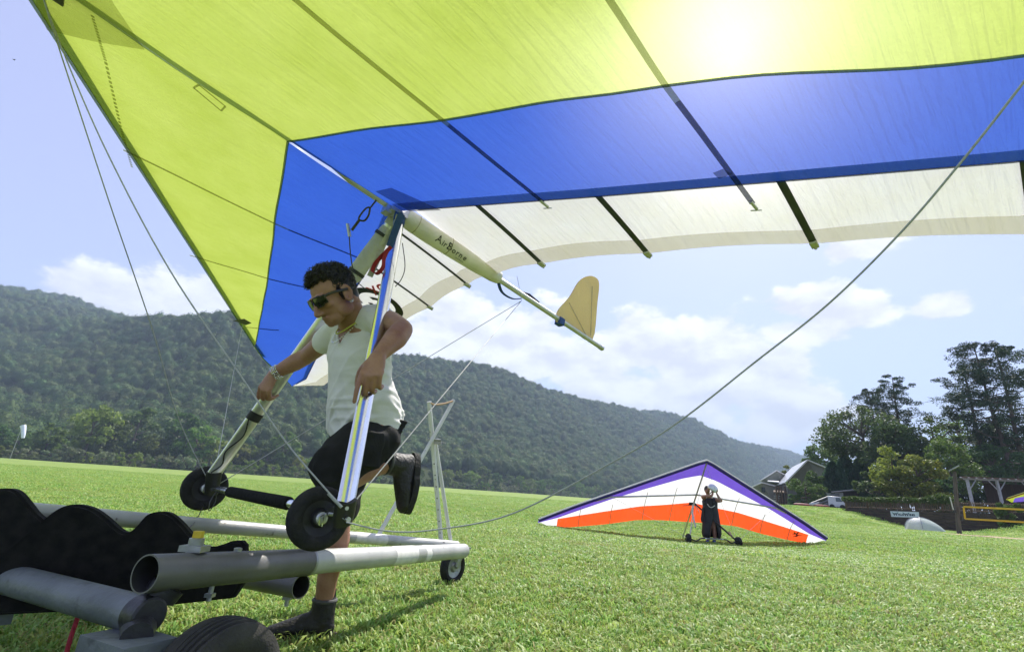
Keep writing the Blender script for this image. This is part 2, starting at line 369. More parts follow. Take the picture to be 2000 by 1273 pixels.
protos = [(tuft_mesh(i, 26, 0.06, 0.022, 0.055, 0.0042, 0.10), None) for i in range(6)] + [(tuft_mesh(20 + i, 30, 0.20, 0.03, 0.062, 0.0095, 0.03), None) for i in range(4)] + [(tuft_mesh(40 + i, 34, 0.6, 0.04, 0.075, 0.022, 0.01), None) for i in range(3)] + [(tuft_mesh(60 + i, 24, 0.07, 0.02, 0.05, 0.0045, 0.55), None) for i in range(2)] + [(tuft_mesh(70 + i, 28, 0.22, 0.025, 0.055, 0.010, 0.5), None) for i in range(2)]
pts = []; pk = []; sl = []
def ring(r0, r1, dens, picks, smin, smax):
    a0, a1 = -0.98, 0.98
    n = int((a1 - a0) * (r1 * r1 - r0 * r0) / 2 * dens)
    r = np.sqrt(rng.uniform(r0 * r0, r1 * r1, n)); a = rng.uniform(a0, a1, n)
    for q, w in zip(r, a):
        x, y = q * math.sin(w), q * math.cos(w)
        s, t = wall_uv(x, y)
        if t > -0.2 and s > -0.5: continue
        if ((x - SOIL.x) / 3.4) ** 2 + ((y - SOIL.y) / 1.9) ** 2 < 1 + .3 * math.sin(x * 3): continue
        pts.append((x, y, zg(x, y))); dryp = mnoise.fractal(Vector((x * .45, y * .45, 8)), 1.0, 2.0, 3) > .42 and rng.random() < .4; pk.append(int(rng.integers(13, 15) if dryp and picks[1] == 6 else rng.integers(15, 17) if dryp and picks[1] == 10 else rng.integers(picks[0], picks[1]))); sl.append(rng.uniform(smin, smax) * (1 + 0.35 * mnoise.noise(Vector((x * 1.1, y * 1.1, 3)))))
ring(0.5, 5.0, 480, (0, 6), 0.75, 1.25)
ring(5.0, 9.0, 260, (0, 6), 0.9, 1.4)
ring(9.0, 16.0, 62, (6, 10), 0.8, 1.3)
ring(16.0, 30.0, 30, (6, 10), 0.8, 1.3)
ring(30.0, 50.0, 9, (10, 13), 0.7, 1.1)
ring(50.0, 75.0, 3, (10, 13), 0.8, 1.2)
n = len(pts)
scatter('lawn_grass', pts, rng.uniform(0, 6.283, n), np.array(sl), pk, protos, 'short bright green grass covering the field', 'grass')
print('grass tufts', n)

# ---------------------------------------------------------------- wooded ridge
def plane_depth(u, v, A, B):
    """depth at which column u meets the vertical plane through A and B"""
    r = ray(u, v); nrm = Vector((B.y - A.y, A.x - B.x, 0)); return nrm.dot(A - CO) / nrm.dot(r)
RA, RB = at(0, 570, 900), at(1580, 885, 2700)
BA, BB = at(0, 893, 138), at(1250, 978, 440)
sky_u = [-900, -600, -300, 0, 100, 180, 300, 420, 560, 790, 860, 960, 1100, 1250, 1400, 1500, 1580, 1640, 1720, 1800]
sky_v = [600, 575, 560, 576, 592, 607, 633, 662, 690, 728, 737, 757, 790, 821, 851, 872, 892, 905, 925, 945]
crest = []; foot = []
US = list(np.linspace(-700, 1760, 150))
for u in US:
    v = interp(u, sky_u, sky_v); hv = 893 + 136 * u / 2000
    p = at(u, v, plane_depth(u, v, RA, RB)); crest.append(p)
    q = at(u, hv, plane_depth(u, hv, BA, BB)); q.z = 0.5; foot.append(q)
NT = 60
def ridge_pt(i, t):
    """i: fractional column, t: 0 at the foot .. 1 at the crest, beyond 1 the far side"""
    k = min(int(i), len(US) - 2); f = i - k
    a = foot[k].lerp(foot[k + 1], f); b = crest[k].lerp(crest[k + 1], f)
    h = b.z - 15.0
    if t <= 1:
        x, y = lerp(a.x, b.x, t), lerp(a.y, b.y, t); w = (0.30 * t + 0.70 * (t * t * (3 - 2 * t))); bench = sstep(45, 75, i); w = lerp(w, interp(t, [0, .12, .30, .42, .62, .85, 1], [0, .16, .52, .60, .63, .88, 1]), bench)
        z = a.z + (h - a.z) * w
        nz = mnoise.fractal(Vector((x / 260, y / 260, 1.3)), 0.9, 2.1, 5); z += nz * 26 * math.sin(math.pi * min(1, t)) ** 0.8
    else:
        x, y = lerp(a.x, b.x, t), lerp(a.y, b.y, t); z = h * (1 - (t - 1) * 1.2)
    return Vector((x, y, z))
mb = MB(); mb.grid([[ridge_pt(min(i, len(US) - 1.001), t) for t in np.concatenate([np.linspace(0, 1, NT), [1.1, 1.3]])] for i in range(len(US))])
M_hill = pmat('forest_floor', (0.030, 0.045, 0.014), (0.05, 0.06, 0.022), scale=0.02, rough=1.0, spec=0.05)
tag(mb.build('hillside', M_hill), 'long wooded ridge falling away to the right behind the field', 'hill', None, 'structure')

def crown_mesh(seed, rx, rz, nl, leaf, sub=2, core=0.86):
    """one far tree: lumpy inner mass wrapped in leaf sprays"""
    rng_ = random.Random(seed); mb_ = MB(); vv = []
    bm = bmesh.new(); bmesh.ops.create_icosphere(bm, subdivisions=sub, radius=1.0)
    off = Vector((seed * 3.7, seed * 1.3, 0))
    def rad_of(q): return 1 + 0.42 * mnoise.fractal(q * 1.5 + off, 1.0, 2.2, 3)
    c = Vector((0, 0, rz * 1.05))
    for v in bm.verts:
        q = v.co; k = core * rad_of(q); vv.append(c + Vector((q.x * rx * k, q.y * rx * k, q.z * rz * k)))
    bm.verts.index_update(); mb_.add(vv, [tuple(v.index for v in f.verts) for f in bm.faces]); bm.free()
    for i in range(nl):
        z = rng_.uniform(-0.75, 1); a = rng_.uniform(0, 6.283); h = math.sqrt(max(0, 1 - z * z)); q = Vector((h * math.cos(a), h * math.sin(a), z))
        k = rad_of(q) * rng_.uniform(0.86, 1.1); p = c + Vector((q.x * rx * k, q.y * rx * k, q.z * rz * k))
        nrm = (q + Vector((rng_.uniform(-.5, .5), rng_.uniform(-.5, .5), rng_.uniform(-.2, .6)))).normalized(); t1 = nrm.orthogonal().normalized(); t2 = nrm.cross(t1); w = leaf * rng_.uniform(0.6, 1.4)
        mb_.add([p - t1 * w, p + t2 * w * 0.8, p + t1 * w, p - t2 * w * 0.8], [(0, 1, 2, 3)])
    me_ = mb_.mesh('far_tree_crown'); me_.polygons.foreach_set('use_smooth', [True] * len(me_.polygons)); return me_
M_wood_far = leaf_mat('forest_leaf', (0.056, 0.105, 0.028), (0.088, 0.145, 0.040), trans=0.38, rough=0.8, vary=0.32)
fprot = [(crown_mesh(i, 2.7 + (i % 3) * 0.45, 2.3 + (i % 4) * 0.4, 420, 0.27, 2, 0.80), M_wood_far) for i in range(8)]
P = []; S = []
rng = np.random.default_rng(11)
NF = 95000
tries = 0
while len(P) < NF and tries < 1500000:
    tries += 1
    i = float(rng.uniform(0, len(US) - 1.01)); t = float(rng.uniform(0.0, 1.03)); k = int(i)
    a, b = foot[k], crest[k]; wdt = (crest[k + 1] - crest[k]).length * t + (foot[k + 1] - foot[k]).length * (1 - t); run = (b - a).length
    x, y = lerp(a.x, b.x, t), lerp(a.y, b.y, t); d = math.hypot(x, y)
    if US[k] < -420 or t * run < 36: continue
    wgt = wdt * run / (1 + (d / 450) ** 1.15) / 13000
    if rng.random() > wgt: continue
    p = ridge_pt(i, t); P.append((p.x, p.y, p.z - 0.8)); S.append(rng.uniform(0.6, 1.35) * (1 + min(d, 2200) / 2200 * 0.8))
n = len(P); print('forest trees', n, tries)
S = np.array(S); S3 = np.stack([S, S, S * rng.uniform(0.85, 1.25, n)], 1)
scatter('hillside_forest', P, rng.uniform(0, 6.283, n), S3, rng.integers(0, 8, n), fprot, 'dense green broadleaf forest covering the whole ridge', 'forest')

print('CREST', [tuple(round(c,0) for c in p) for p in crest[::15]]); print('FOOT', [tuple(round(c,0) for c in p) for p in foot[::15]])
# ---------------------------------------------------------------- near hang glider
M_yellow = cloth_mat('yellow_sailcloth', (0.64, 0.755, 0.165), trans=0.37, glow=0.004, glow2=0.011, wrinkle=.42, stain=(0.53, 0.65, 0.10))
M_blue = cloth_mat('blue_sailcloth', (0.045, 0.135, 0.70), trans=0.40, glow=0.0, glow2=0.007, wrinkle=.42, stain=(0.040, 0.120, 0.66))
M_white = cloth_mat('white_sailcloth', (0.82, 0.82, 0.83), trans=0.35, glow=0.02, wrinkle=.4, stain=(0.78, 0.76, 0.68))
M_beige = cloth_mat('beige_dacron', (0.74, 0.68, 0.52), trans=0.45, glow=0.0, stain=(0.68, 0.61, 0.45), clear=0.6)
M_seam = cloth_mat('green_seam_tape', (0.16, 0.30, 0.04), trans=0.4, glow=0, clear=0.4)
M_double_shade_y = cloth_mat('yellow_double_cloth_and_shadow', (0.36, 0.40, 0.04), trans=0.5, glow=0, clear=0.62)  # doubled cloth; its darkened colour also paints the batten pocket shadows
M_double_shade_b = cloth_mat('blue_double_cloth_and_shadow', (0.02, 0.05, 0.30), trans=0.4, glow=0, clear=0.4)  # blue doubled cloth, also the painted shadow lines of the battens
M_alu = pmat('polished_aluminium', (0.86, 0.87, 0.89), (0.78, 0.79, 0.82), scale=14, rough=0.16, metal=1.0, rough2=0.26, stretch=(1, 1, 0.15))
M_alu_dull = pmat('grey_aluminium', (0.62, 0.63, 0.62), (0.50, 0.51, 0.50), scale=9, rough=0.42, metal=0.9)
M_alu_s = pmat('satin_aluminium', (0.88, 0.88, 0.86), (0.80, 0.80, 0.78), scale=9, rough=0.28, metal=0.85)
M_batten = pmat('dark_grey_batten_sleeve', (0.045, 0.05, 0.055), (0.07, 0.075, 0.08), scale=20, rough=0.7)
M_keel = pmat('anodised_keel_tube', (0.66, 0.66, 0.58), (0.54, 0.54, 0.48), scale=9, rough=0.4, metal=0.45)
M_rubber = pmat('black_rubber', (0.013, 0.013, 0.014), (0.028, 0.027, 0.026), scale=30, rough=0.72, bump=0.25, bscale=160, spec=0.3)
M_blk = pmat('black_plastic', (0.018, 0.018, 0.020), (0.03, 0.03, 0.032), scale=20, rough=0.42, bump=0.1, bscale=90)
M_foam = pmat('black_foam_grip', (0.012, 0.012, 0.013), (0.022, 0.022, 0.022), scale=60, rough=0.95, bump=0.4, bscale=300, spec=0.1)
M_cable = pmat('steel_cable', (0.34, 0.35, 0.34), (0.46, 0.47, 0.46), scale=120, rough=0.5, metal=0.25)
M_web_blue = pmat('blue_webbing', (0.05, 0.10, 0.28), (0.04, 0.08, 0.22), scale=60, rough=0.9, bump=0.4, bscale=250)
M_red = pmat('red_webbing', (0.42, 0.03, 0.05), (0.34, 0.025, 0.04), scale=60, rough=0.85, bump=0.4, bscale=250)
M_bag = pmat('off_white_fabric', (0.62, 0.61, 0.54), (0.50, 0.49, 0.43), scale=12, rough=0.9, bump=0.5, bscale=60)
M_black_ink = pmat('black_ink', (0.02, 0.02, 0.02), rough=0.7)
M_red_ink = pmat('red_ink', (0.62, 0.03, 0.03), rough=0.7)
M_fin = cloth_mat('tan_sailcloth', (0.86, 0.73, 0.38), trans=0.5, glow=0, stain=(0.78, 0.65, 0.33))
M_sleeve = pmat('cream_sleeve_cloth', (0.80, 0.76, 0.66), (0.66, 0.62, 0.52), scale=7, rough=0.8, bump=0.35, bscale=30)

GA = Vector((-0.63956, 2.27161, 2.03195))
GR = Matrix(((-0.7164, 0.6871, 0.1212), (-0.6807, -0.7264, 0.0951), (0.1533, -0.0144, 0.9881)))
GRI = GR.inverted()
def g_w(p): return GA + GR @ Vector(p)
def w_g(p): return GRI @ (Vector(p) - GA)
def gz_(u, v, z=0.0):        # where the ray of a pixel meets the sail plane
    d = GRI @ ray(u, v); o = GRI @ (CO - GA); t = (z - o.z) / d.z; return o + d * t
def gy_(u, v, y=0.0):        # ... or a plane along the keel
    d = GRI @ ray(u, v); o = GRI @ (CO - GA); t = (y - o.y) / d.y; return o + d * t
G = thing('hang_glider', 'large yellow blue and white hang glider lifted by the man in the white shirt', 'hang glider', GA)
G.rotation_euler = GR.to_euler()
def gpart(mb_, name, m, parent=None, **k): return mb_.build(name, m, parent or G, local=True, **k)

HALF = 4.99
def LE(s): return interp(s, [0, .12, 3.76, 4.1, 4.4, 4.7, 4.99], [1.60, 1.572, -.485, -.69, -.93, -1.17, -1.40])
def TE(s, near):
    if near: x = interp(s, [0, .37, .94, 1.6, 2.27, 3.3, 4.35, 4.99], [-.70, -.75, -.95, -1.23, -1.54, -1.86, -1.90, -1.42])
    else: x = interp(s, [0, .24, .79, 1.21, 2.0, 3.0, 4.35, 4.99], [-.70, -.70, -.79, -.86, -1.03, -1.26, -1.61, -1.42])
    return x
BAT_N = [0.37, 0.935, 1.615, 2.30, 3.0, 3.7]; BAT_F = [0.24, 0.78, 1.45, 2.15, 2.9, 3.7]
def TEs(s, near):
    b = [0] + (BAT_N if near else BAT_F) + [4.99]
    for i in range(len(b) - 1):
        if b[i] <= s <= b[i + 1]:
            return TE(s, near) + 0.022 * math.sin(math.pi * (s - b[i]) / (b[i + 1] - b[i]))
    return TE(s, near)
def UN(s, near):
    if near: return interp(s, [0, .11, .95, 2.29, 3.3, 4.3, 4.99], [.02, -.03, -.44, -1.07, -1.42, -1.62, -1.41])
    return interp(s, [0, .11, .7, 1.79, 3.0, 4.31, 4.99], [.02, -.01, -.21, -.52, -.90, -1.32, -1.41])
def YB(s, near):
    if near: return min(LE(s), interp(s, [0, .98, 1.46, 2.31, 3.3, 4.99], [.62, .13, -.09, -.60, -.98, -1.40]))
    return min(LE(s), interp(s, [0, .59, 1.85, 3.55, 3.62, 4.99], [.62, .45, .07, -.41, -.43, -1.5])) if s < 3.6 else LE(s)
def zu(x, s, near):           # lower surface: taut with a little sag between the ribs
    l, u = LE(s), UN(s, near); t = 0 if l - u < 1e-4 else min(1, max(0, (l - x) / (l - u)))
    return -0.016 * math.sin(math.pi * t) * (0.5 + 0.5 * math.cos(s * 9.0)) + 0.012 * mnoise.noise(Vector((x * 2.2, s * 2.2, 5 if near else 9))) * math.sin(math.pi * t)
def ztop(x, s, near):         # upper surface: cambered, meets the lower one's line at the trailing edge
    l, e = LE(s), TE(s, near); c = max(l - e, 1e-4); t = min(1, max(0, (l - x) / c))
    k = 1 - ((t - 0.42) / 0.58) ** 2 if t > 0.42 else 1 - ((0.42 - t) / 0.42) ** 2
    return 0.085 * max(0, k) * min(1, c / 1.2) + 0.004
def panel(fa, fb, zf, near, n=64, m=12, s0=0.0, s1=HALF, y0=0.0):
    rows_ = []; sg = 1 if near else -1
    for i in range(n + 1):
        s = s0 + (s1 - s0) * i / n
        a, b = fa(s), fb(s); b = min(b, a)
        rows_.append([(lerp(a, b, j / m), sg * max(s, 0), zf(lerp(a, b, j / m), s, near)) for j in range(m + 1)])
    return MB().grid(rows_)
for near in (True, False):
    nm = 'near' if near else 'far'; sg = 1 if near else -1
    y_ = gpart(panel(LE, lambda s: YB(s, near), zu, near), 'yellow_panel', M_yellow, angle=180)
    b_ = gpart(panel(lambda s: YB(s, near), lambda s: UN(s, near), zu, near, s0=0.012), 'blue_panel', M_blue, angle=180)
    w_ = gpart(panel(lambda s: UN(s, near) + 0.018 * min(1, (4.99 - s)), lambda s: TEs(s, near), ztop, near, s0=0.012), 'white_panel', M_white, angle=180)
    # doubled tan cloth along the trailing edge
    bw = lambda s: 0.11 * min(1, max(0.02, (4.9 - s) / 0.6))
    gpart(panel(lambda s: TEs(s, near) + bw(s) * (1.0 + 0.1 * math.sin(s * 3)), lambda s: TEs(s, near) + 0.001, lambda x, s, q: ztop(x, s, q) - 0.005, near, m=4, s0=0.012), 'edge_band', M_beige, angle=180)
    # seam between the yellow and the blue cloth, and the leading edge piping
    pts_ = [(YB(s, near), sg * s, zu(YB(s, near), s, near) - 0.003) for s in np.linspace(0.0, 3.5 if not near else 4.9, 60)]
    gpart(MB().sweep(pts_, [(0.006, 0.002)] * 60, 6, side=Vector((1, 0, 0))), 'seam', M_seam)
    pts_ = [(LE(s) + 0.004, sg * s, 0) for s in np.linspace(0.02, 4.98, 80)]
    gpart(MB().sweep(pts_, 0.008, 8), 'edge_piping', M_seam)
    pts_ = [(LE(s) - 0.035, sg * s, 0.034) for s in np.linspace(0.04, 4.0, 30)]
    gpart(MB().sweep(pts_, 0.024, 12), 'leading_edge_tube', M_alu_dull)
    pts_ = [(UN(s, near), sg * s, zu(UN(s, near), s, near) - 0.002) for s in np.linspace(0.12, 4.8, 60)]
    gpart(MB().sweep(pts_, [(0.005, 0.002)] * 60, 6, side=Vector((1, 0, 0))), 'hem', M_double_shade_b)
    # upper surface battens: bare black strips behind the blue cloth, shadows through it further forward
    for s in (BAT_N if near else BAT_F):
        if near or s < 3.2:
            x0 = min(UN(s, near) + 0.012, LE(s) - 0.1); x1 = TE(s, near) + 0.012
            pts_ = [(x, sg * s, ztop(x, s, near) - 0.010) for x in np.linspace(x0, x1, 14)]
            wd = 0.0155 if near else 0.011
            gpart(MB().sweep(pts_, [(wd, 0.004)] * 14, 8, side=Vector((0, 1, 0))), 'batten', M_batten)
            e = Vector((x1 - 0.004, sg * s, ztop(x1, s, near) - 0.014)); mbx = MB().box(e, (0.045, 0.03, 0.012)); mbx.ball(e + Vector((-0.02, 0, -0.008)), 0.008, sub=1)
            gpart(mbx, 'batten_tip', M_bag)
    # strips under the cloth, coloured dark for the shadow of batten pockets on top
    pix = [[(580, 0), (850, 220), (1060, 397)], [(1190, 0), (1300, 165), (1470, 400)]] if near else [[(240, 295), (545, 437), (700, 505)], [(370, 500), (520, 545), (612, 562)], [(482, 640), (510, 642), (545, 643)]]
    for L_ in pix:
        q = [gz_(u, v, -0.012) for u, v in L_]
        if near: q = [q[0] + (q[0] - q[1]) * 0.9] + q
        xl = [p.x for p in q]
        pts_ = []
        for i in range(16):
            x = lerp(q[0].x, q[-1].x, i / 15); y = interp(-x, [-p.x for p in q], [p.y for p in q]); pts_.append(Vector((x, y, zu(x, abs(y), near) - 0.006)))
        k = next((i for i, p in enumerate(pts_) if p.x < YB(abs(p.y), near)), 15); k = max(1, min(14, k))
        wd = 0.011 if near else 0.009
        gpart(MB().sweep(pts_[:k + 1], [(wd, 0.002)] * (k + 1), 8, side=Vector((0, 1, 0))), 'batten_pocket_shadow', M_double_shade_y)
        gpart(MB().sweep(pts_[k:], [(wd, 0.002)] * (16 - k), 8, side=Vector((0, 1, 0))), 'batten_pocket_shadow', M_double_shade_b)
        if near:
            e = pts_[-1]; gpart(MB().sweep([e + Vector((0.02, 0, -0.004)), e + Vector((-0.035, 0.004, -0.006))], 0.007, 8).sweep([e + Vector((-0.03, -0.02, -0.008)), e + Vector((-0.045, 0.02, -0.012))], 0.003, 6), 'batten_clip', M_alu_dull)
# nose reinforcement, zig-zag seam, inspection pocket
def poly_on_sail(px, name, m, dz):
    q = [gz_(u, v, dz) for u, v in px]; mb_ = MB(); mb_.add(q, [tuple(range(len(q)))]); return gpart(mb_, name, m, smooth=False)
poly_on_sail([(92, 60), (185, 82), (283, 98), (222, 8), (205, -30), (70, -40), (70, 8)], 'nose_patch', M_double_shade_y, -0.022)
for (a, b) in (((180, 30), (206, 120)), ((206, 120), (236, 250)), ((236, 250), (258, 328))):
    q0, q1 = gz_(*a, -0.02), gz_(*b, -0.02); mb_ = MB(); nst = 16
    for i in range(nst):
        p = q0.lerp(q1, (i + 0.2) / nst); r_ = q0.lerp(q1, (i + 0.75) / nst); mb_.sweep([p, r_], [(0.006, 0.0015)] * 2, 4, side=(q1 - q0).cross(Vector((0, 0, 1))))
    gpart(mb_, 'stitched_seam', M_double_shade_y)
fr = [gz_(u, v, -0.018) for u, v in ((378, 172), (388, 166), (440, 208), (432, 217))]
mb_ = MB()
for i in range(4): mb_.sweep([fr[i], fr[(i + 1) % 4]], [(0.004, 0.0015)] * 2, 4, side=Vector((1, 0, 0)))
gpart(mb_, 'pocket_window', M_double_shade_y)
q = gz_(475, 628, -0.012); gpart(MB().add([q + Vector((0.07, -0.10, 0)), q + Vector((0.02, 0.10, 0)), q + Vector((-0.06, 0.06, 0)), q + Vector((-0.05, -0.08, 0))], [(0, 1, 2, 3)]), 'wire_port', M_blk, smooth=False)
gpart(MB().add([gz_(u, v, -0.02) for u, v in ((1392, 338), (1412, 330), (1432, 340), (1404, 350))], [(0, 1, 2, 3)]), 'maker_patch', M_double_shade_b, smooth=False)
# keel, sleeve, lettering
keel = gpart(MB().sweep([(x, 0, 0.028 if x > 0.45 else 0.0 + 0.028 * max(0, x - 0.3) / 0.15) for x in (1.60, 1.2, 0.8, 0.45, 0.30, 0.1, -0.2, -0.8, -1.4, -1.84)], 0.0175, 14), 'keel', M_keel)
gpart(MB().sweep([(-1.835, 0, 0), (-1.875, 0, 0)], 0.020, 12), 'end_cap', M_alu_dull, keel)
pts_ = [(x, 0, z) for x, z in ((-0.03, 0.0), (-0.07, -0.004), (-0.20, -0.006), (-0.38, -0.004), (-0.55, 0.0), (-0.70, 0.006), (-0.745, 0.008))]
SLV = [(0.046, 0.048), (0.052, 0.054), (0.052, 0.055), (0.050, 0.053), (0.048, 0.050), (0.044, 0.046), (0.038, 0.039)]
sleeve = gpart(MB().sweep(pts_, SLV, 24, side=Vector((0, 1, 0))), 'keel_sleeve', M_sleeve)
for x_ in (-0.10, -0.33): gpart(MB().lathe([(-0.003, 0.0565), (0.003, 0.0565)], (x_, 0, -0.005), (1, 0, 0), 24), 'sleeve_seam', M_beige, sleeve)
def text_mesh(s, size, bold=0.0, shear=0.0):
    cu = bpy.data.curves.new('t', 'FONT'); cu.body = s; cu.size = size; cu.align_x = 'CENTER'; cu.align_y = 'CENTER'; cu.shear = shear; cu.offset = bold; cu.resolution_u = 3
    ob = bpy.data.objects.new('t', cu); COL.objects.link(ob); dg = bpy.context.evaluated_depsgraph_get(); me = bpy.data.meshes.new_from_object(ob.evaluated_get(dg))
    V = [tuple(v.co) for v in me.vertices]; Fc = [tuple(p.vertices) for p in me.polygons]; bpy.data.objects.remove(ob); bpy.data.curves.remove(cu); bpy.data.meshes.remove(me); return V, Fc
def wrap_sleeve(V, Fc, x0, th0):
    """lettering wrapped round the sleeve: text x runs aft, text y runs round it"""
    o = []
    for (a, b, c_) in V:
        x = x0 - a; i = np.interp(-x, [0.03, 0.07, 0.2, 0.38, 0.55, 0.7, 0.745], range(7)); k = min(5, int(i)); f = i - k
        r_ = lerp(SLV[k][0], SLV[k + 1][0], f) + 0.0035; th = th0 + b / r_
        o.append((x, r_ * math.cos(th), -0.004 + r_ * math.sin(th) * 1.03))
    return MB().add(o, Fc)
V, Fc = text_mesh('A', 0.075, 0.0006); Fall = []
tx = MB()
def put(s, size, xoff, yoff, th0, bold=0.0004):
    V, Fc = text_mesh(s, size, bold); V = [(a + xoff, b + yoff, c_) for a, b, c_ in V]
    w = wrap_sleeve(V, Fc, -0.36, th0); tx.add(w.v, w.f)
TH = math.atan2(-0.55, 0.75)
for ch, sz, xo, yo in (('A', .062, -.115, .006), ('i', .046, -.085, 0), ('r', .046, -.068, 0), ('B', .062, -.037, .004), ('o', .046, -.002, -.002), ('r', .046, .025, -.002), ('n', .046, .050, -.002), ('e', .046, .082, -.002)): put(ch, sz, xo, yo, TH)
put('AUSTRALIA', .012, .06, -.030, TH, 0)
gpart(tx, 'lettering', M_black_ink, sleeve, smooth=False)
# logo on the far white panel
def sail_text(s, size, u, v, ang, m, name, bold=0.0):
    V, Fc = text_mesh(s, size, bold); c = gz_(u, v, 0.05); mb_ = MB(); o = []
    ca, sa = math.cos(ang), math.sin(ang)
    for a, b, _ in V:
        x, y = c.x + (a * ca - b * sa), c.y - (a * sa + b * ca)
        o.append((x, y, ztop(x, abs(y), False) - 0.007))
    return gpart(mb_.add(o, Fc), name, m, smooth=False)
def frame_ang(u0, v0, u1, v1):
    a, b = gz_(u0, v0, 0.05), gz_(u1, v1, 0.05); d = b - a; return math.atan2(-d.y, d.x)
A_ = frame_ang(718, 572, 760, 560)
sail_text('XC', 0.145, 741, 565, A_, M_red_ink, 'sail_lettering', 0.003)
c = gz_(738, 590, 0.05); mb_ = MB()
for (r0, r1, a0, a1) in ((0.15, 0.215, -1.2, 2.9), (0.05, 0.09, 0.2, 5.2)):
    rows_ = [[(c.x + r * math.cos(w), c.y + r * math.sin(w), ztop(c.x + r * math.cos(w), abs(c.y + r * math.sin(w)), False) - 0.007) for r in (r0, r1)] for w in np.linspace(a0, a1, 24)]
    mb_.grid(rows_)
gpart(mb_, 'sail_emblem', M_black_ink, smooth=False)
# nose plate
gpart(MB().box((1.52, 0, -0.03), (0.16, 0.10, 0.008)).sweep([(1.50, 0, -0.03), (1.50, 0, -0.055)], 0.008, 8), 'nose_plate', M_blk)
poly_on_sail([(733, 374), (764, 367), (812, 388), (862, 411), (800, 413)], 'mount_patch', M_double_shade_b, -0.012)
# tail fin
fp = [gy_(u, v) for u, v in ((1086, 628), (1090, 606), (1112, 580), (1128, 553), (1142, 541), (1158, 540), (1169, 552), (1166, 590), (1156, 664), (1120, 645))]
fpc = crom(fp + [fp[0]], 4)[:-1]; n_ = len(fpc); fb = MB().add([p + Vector((0, 0.006, 0)) for p in fpc] + [p - Vector((0, 0.006, 0)) for p in fpc], [tuple(range(n_)), tuple(range(2 * n_ - 1, n_ - 1, -1))] + [(i, n_ + i, n_ + (i + 1) % n_, (i + 1) % n_) for i in range(n_)])
fin = gpart(fb, 'tail_fin', M_fin)
for (ua, va, ub, vb) in ((1110, 592, 1150, 668), (1155, 560, 1152, 655)):
    gpart(MB().sweep([gy_(ua, va) + Vector((0, .008, 0)), gy_(ub, vb) + Vector((0, .008, 0))], [(0.006, 0.002)] * 2, 6, side=Vector((1, 0, 0))), 'fin_rib', M_beige, fin)
# control frame
APX = Vector((0.01, 0, -0.035)); CL = Vector((0.16, 0.712, -1.494)); CRr = Vector((0.16, -0.712, -1.494))
CL = w_g(at(675, 985, 1.47)); CRr = w_g(at(418, 925, 2.40)); CLb = w_g(at(672, 1004, 1.475)); CRb = w_g(at(414, 953, 2.42))
def downtube(base, y, name='downtube'):
    top = APX + Vector((0, y, -0.01)); dt = gpart(MB().sweep([top, top.lerp(base, 0.5), base], [(0.0315, 0.0135)] * 3, 28, side=Vector((1, 0.12 if y > 0 else -0.12, 0))), name, M_alu if y > 0 else M_alu_s); return dt, top
dtn, topn = downtube(CL, 0.035); dtf, topf = downtube(CRr, -0.035)
dv = (CL - topn)
gpart(MB().sweep([topn - dv.normalized() * 0.035, topn + dv.normalized() * 0.055], [(0.035, 0.017)] * 2, 24, side=Vector((1, .12, 0))), 'apex_sleeve', M_web_blue, dtn)
gpart(MB().sweep([topf - (CRr - topf).normalized() * 0.035, topf + (CRr - topf).normalized() * 0.03], [(0.035, 0.017)] * 2, 24, side=Vector((1, -.12, 0))), 'apex_sleeve', M_bag, dtf)
mb_ = MB().box((0.02, 0, -0.022), (0.10, 0.085, 0.02)).box((0.075, 0, -0.028), (0.035, 0.05, 0.045)).sweep([(0.03, -0.055, -0.03), (0.03, 0.055, -0.03)], 0.007, 10)
gpart(mb_, 'apex_bracket', M_alu_dull)
# far upright: white fabric pouch, straps, velcro band, coiled black cord
fd = (CRr - topf)
def fpt(t, dx=0, dy=0): return topf + fd * t + Vector((dx, dy, 0))
pouch = gpart(MB().sweep([fpt(0.03), fpt(0.07), fpt(0.14), fpt(0.20), fpt(0.235), fpt(0.245)], [(0.034, 0.018), (0.040, 0.022), (0.043, 0.025), (0.044, 0.025), (0.040, 0.021), (0.033, 0.015)], 20, side=Vector((1, -.12, 0))), 'fabric_pouch', M_bag)
for t_ in (0.055, 0.21): gpart(MB().sweep([fpt(t_), fpt(t_ + 0.012)], [(0.046, 0.027)] * 2, 20, side=Vector((1, -.12, 0))), 'pouch_strap', M_blk, pouch)
gpart(MB().sweep([fpt(0.772), fpt(0.80)], [(0.035, 0.0165)] * 2, 20, side=Vector((1, -.12, 0))), 'velcro_band', M_blk, dtf)
cord = [fpt(0.80, 0.02, 0.012), fpt(0.86, -0.005, 0.022), fpt(0.92, 0.022, 0.02), fpt(0.965, 0.0, 0.022), fpt(0.998, 0.02, 0.018)]
gpart(MB().sweep(crom(cord, 6), 0.0035, 6), 'cord', M_blk, dtf)
def strap_loop(px, d, w, m, name, parent=None, th=0.0012):
    P_ = [w_g(at(u, v, d if not isinstance(d, list) else d[i])) for i, (u, v) in enumerate(px)]
    return gpart(MB().sweep(crom(P_, 5), [(w, th)] * ((len(P_) - 1) * 5 + 1), 6, side=Vector((1, 0.3, 0))), name, m, parent)
strap_loop([(764, 482), (748, 498), (733, 515), (728, 530), (737, 534), (748, 522), (750, 505), (757, 488)], 2.18, 0.011, M_red, 'red_strap', None)
strap_loop([(785, 418), (776, 440), (768, 462), (761, 482)], 2.2, 0.020, M_web_blue, 'blue_strap')
strap_loop([(779, 420), (771, 445), (752, 470), (738, 505), (722, 540)], 2.2, 0.016, M_bag, 'webbing_strap')
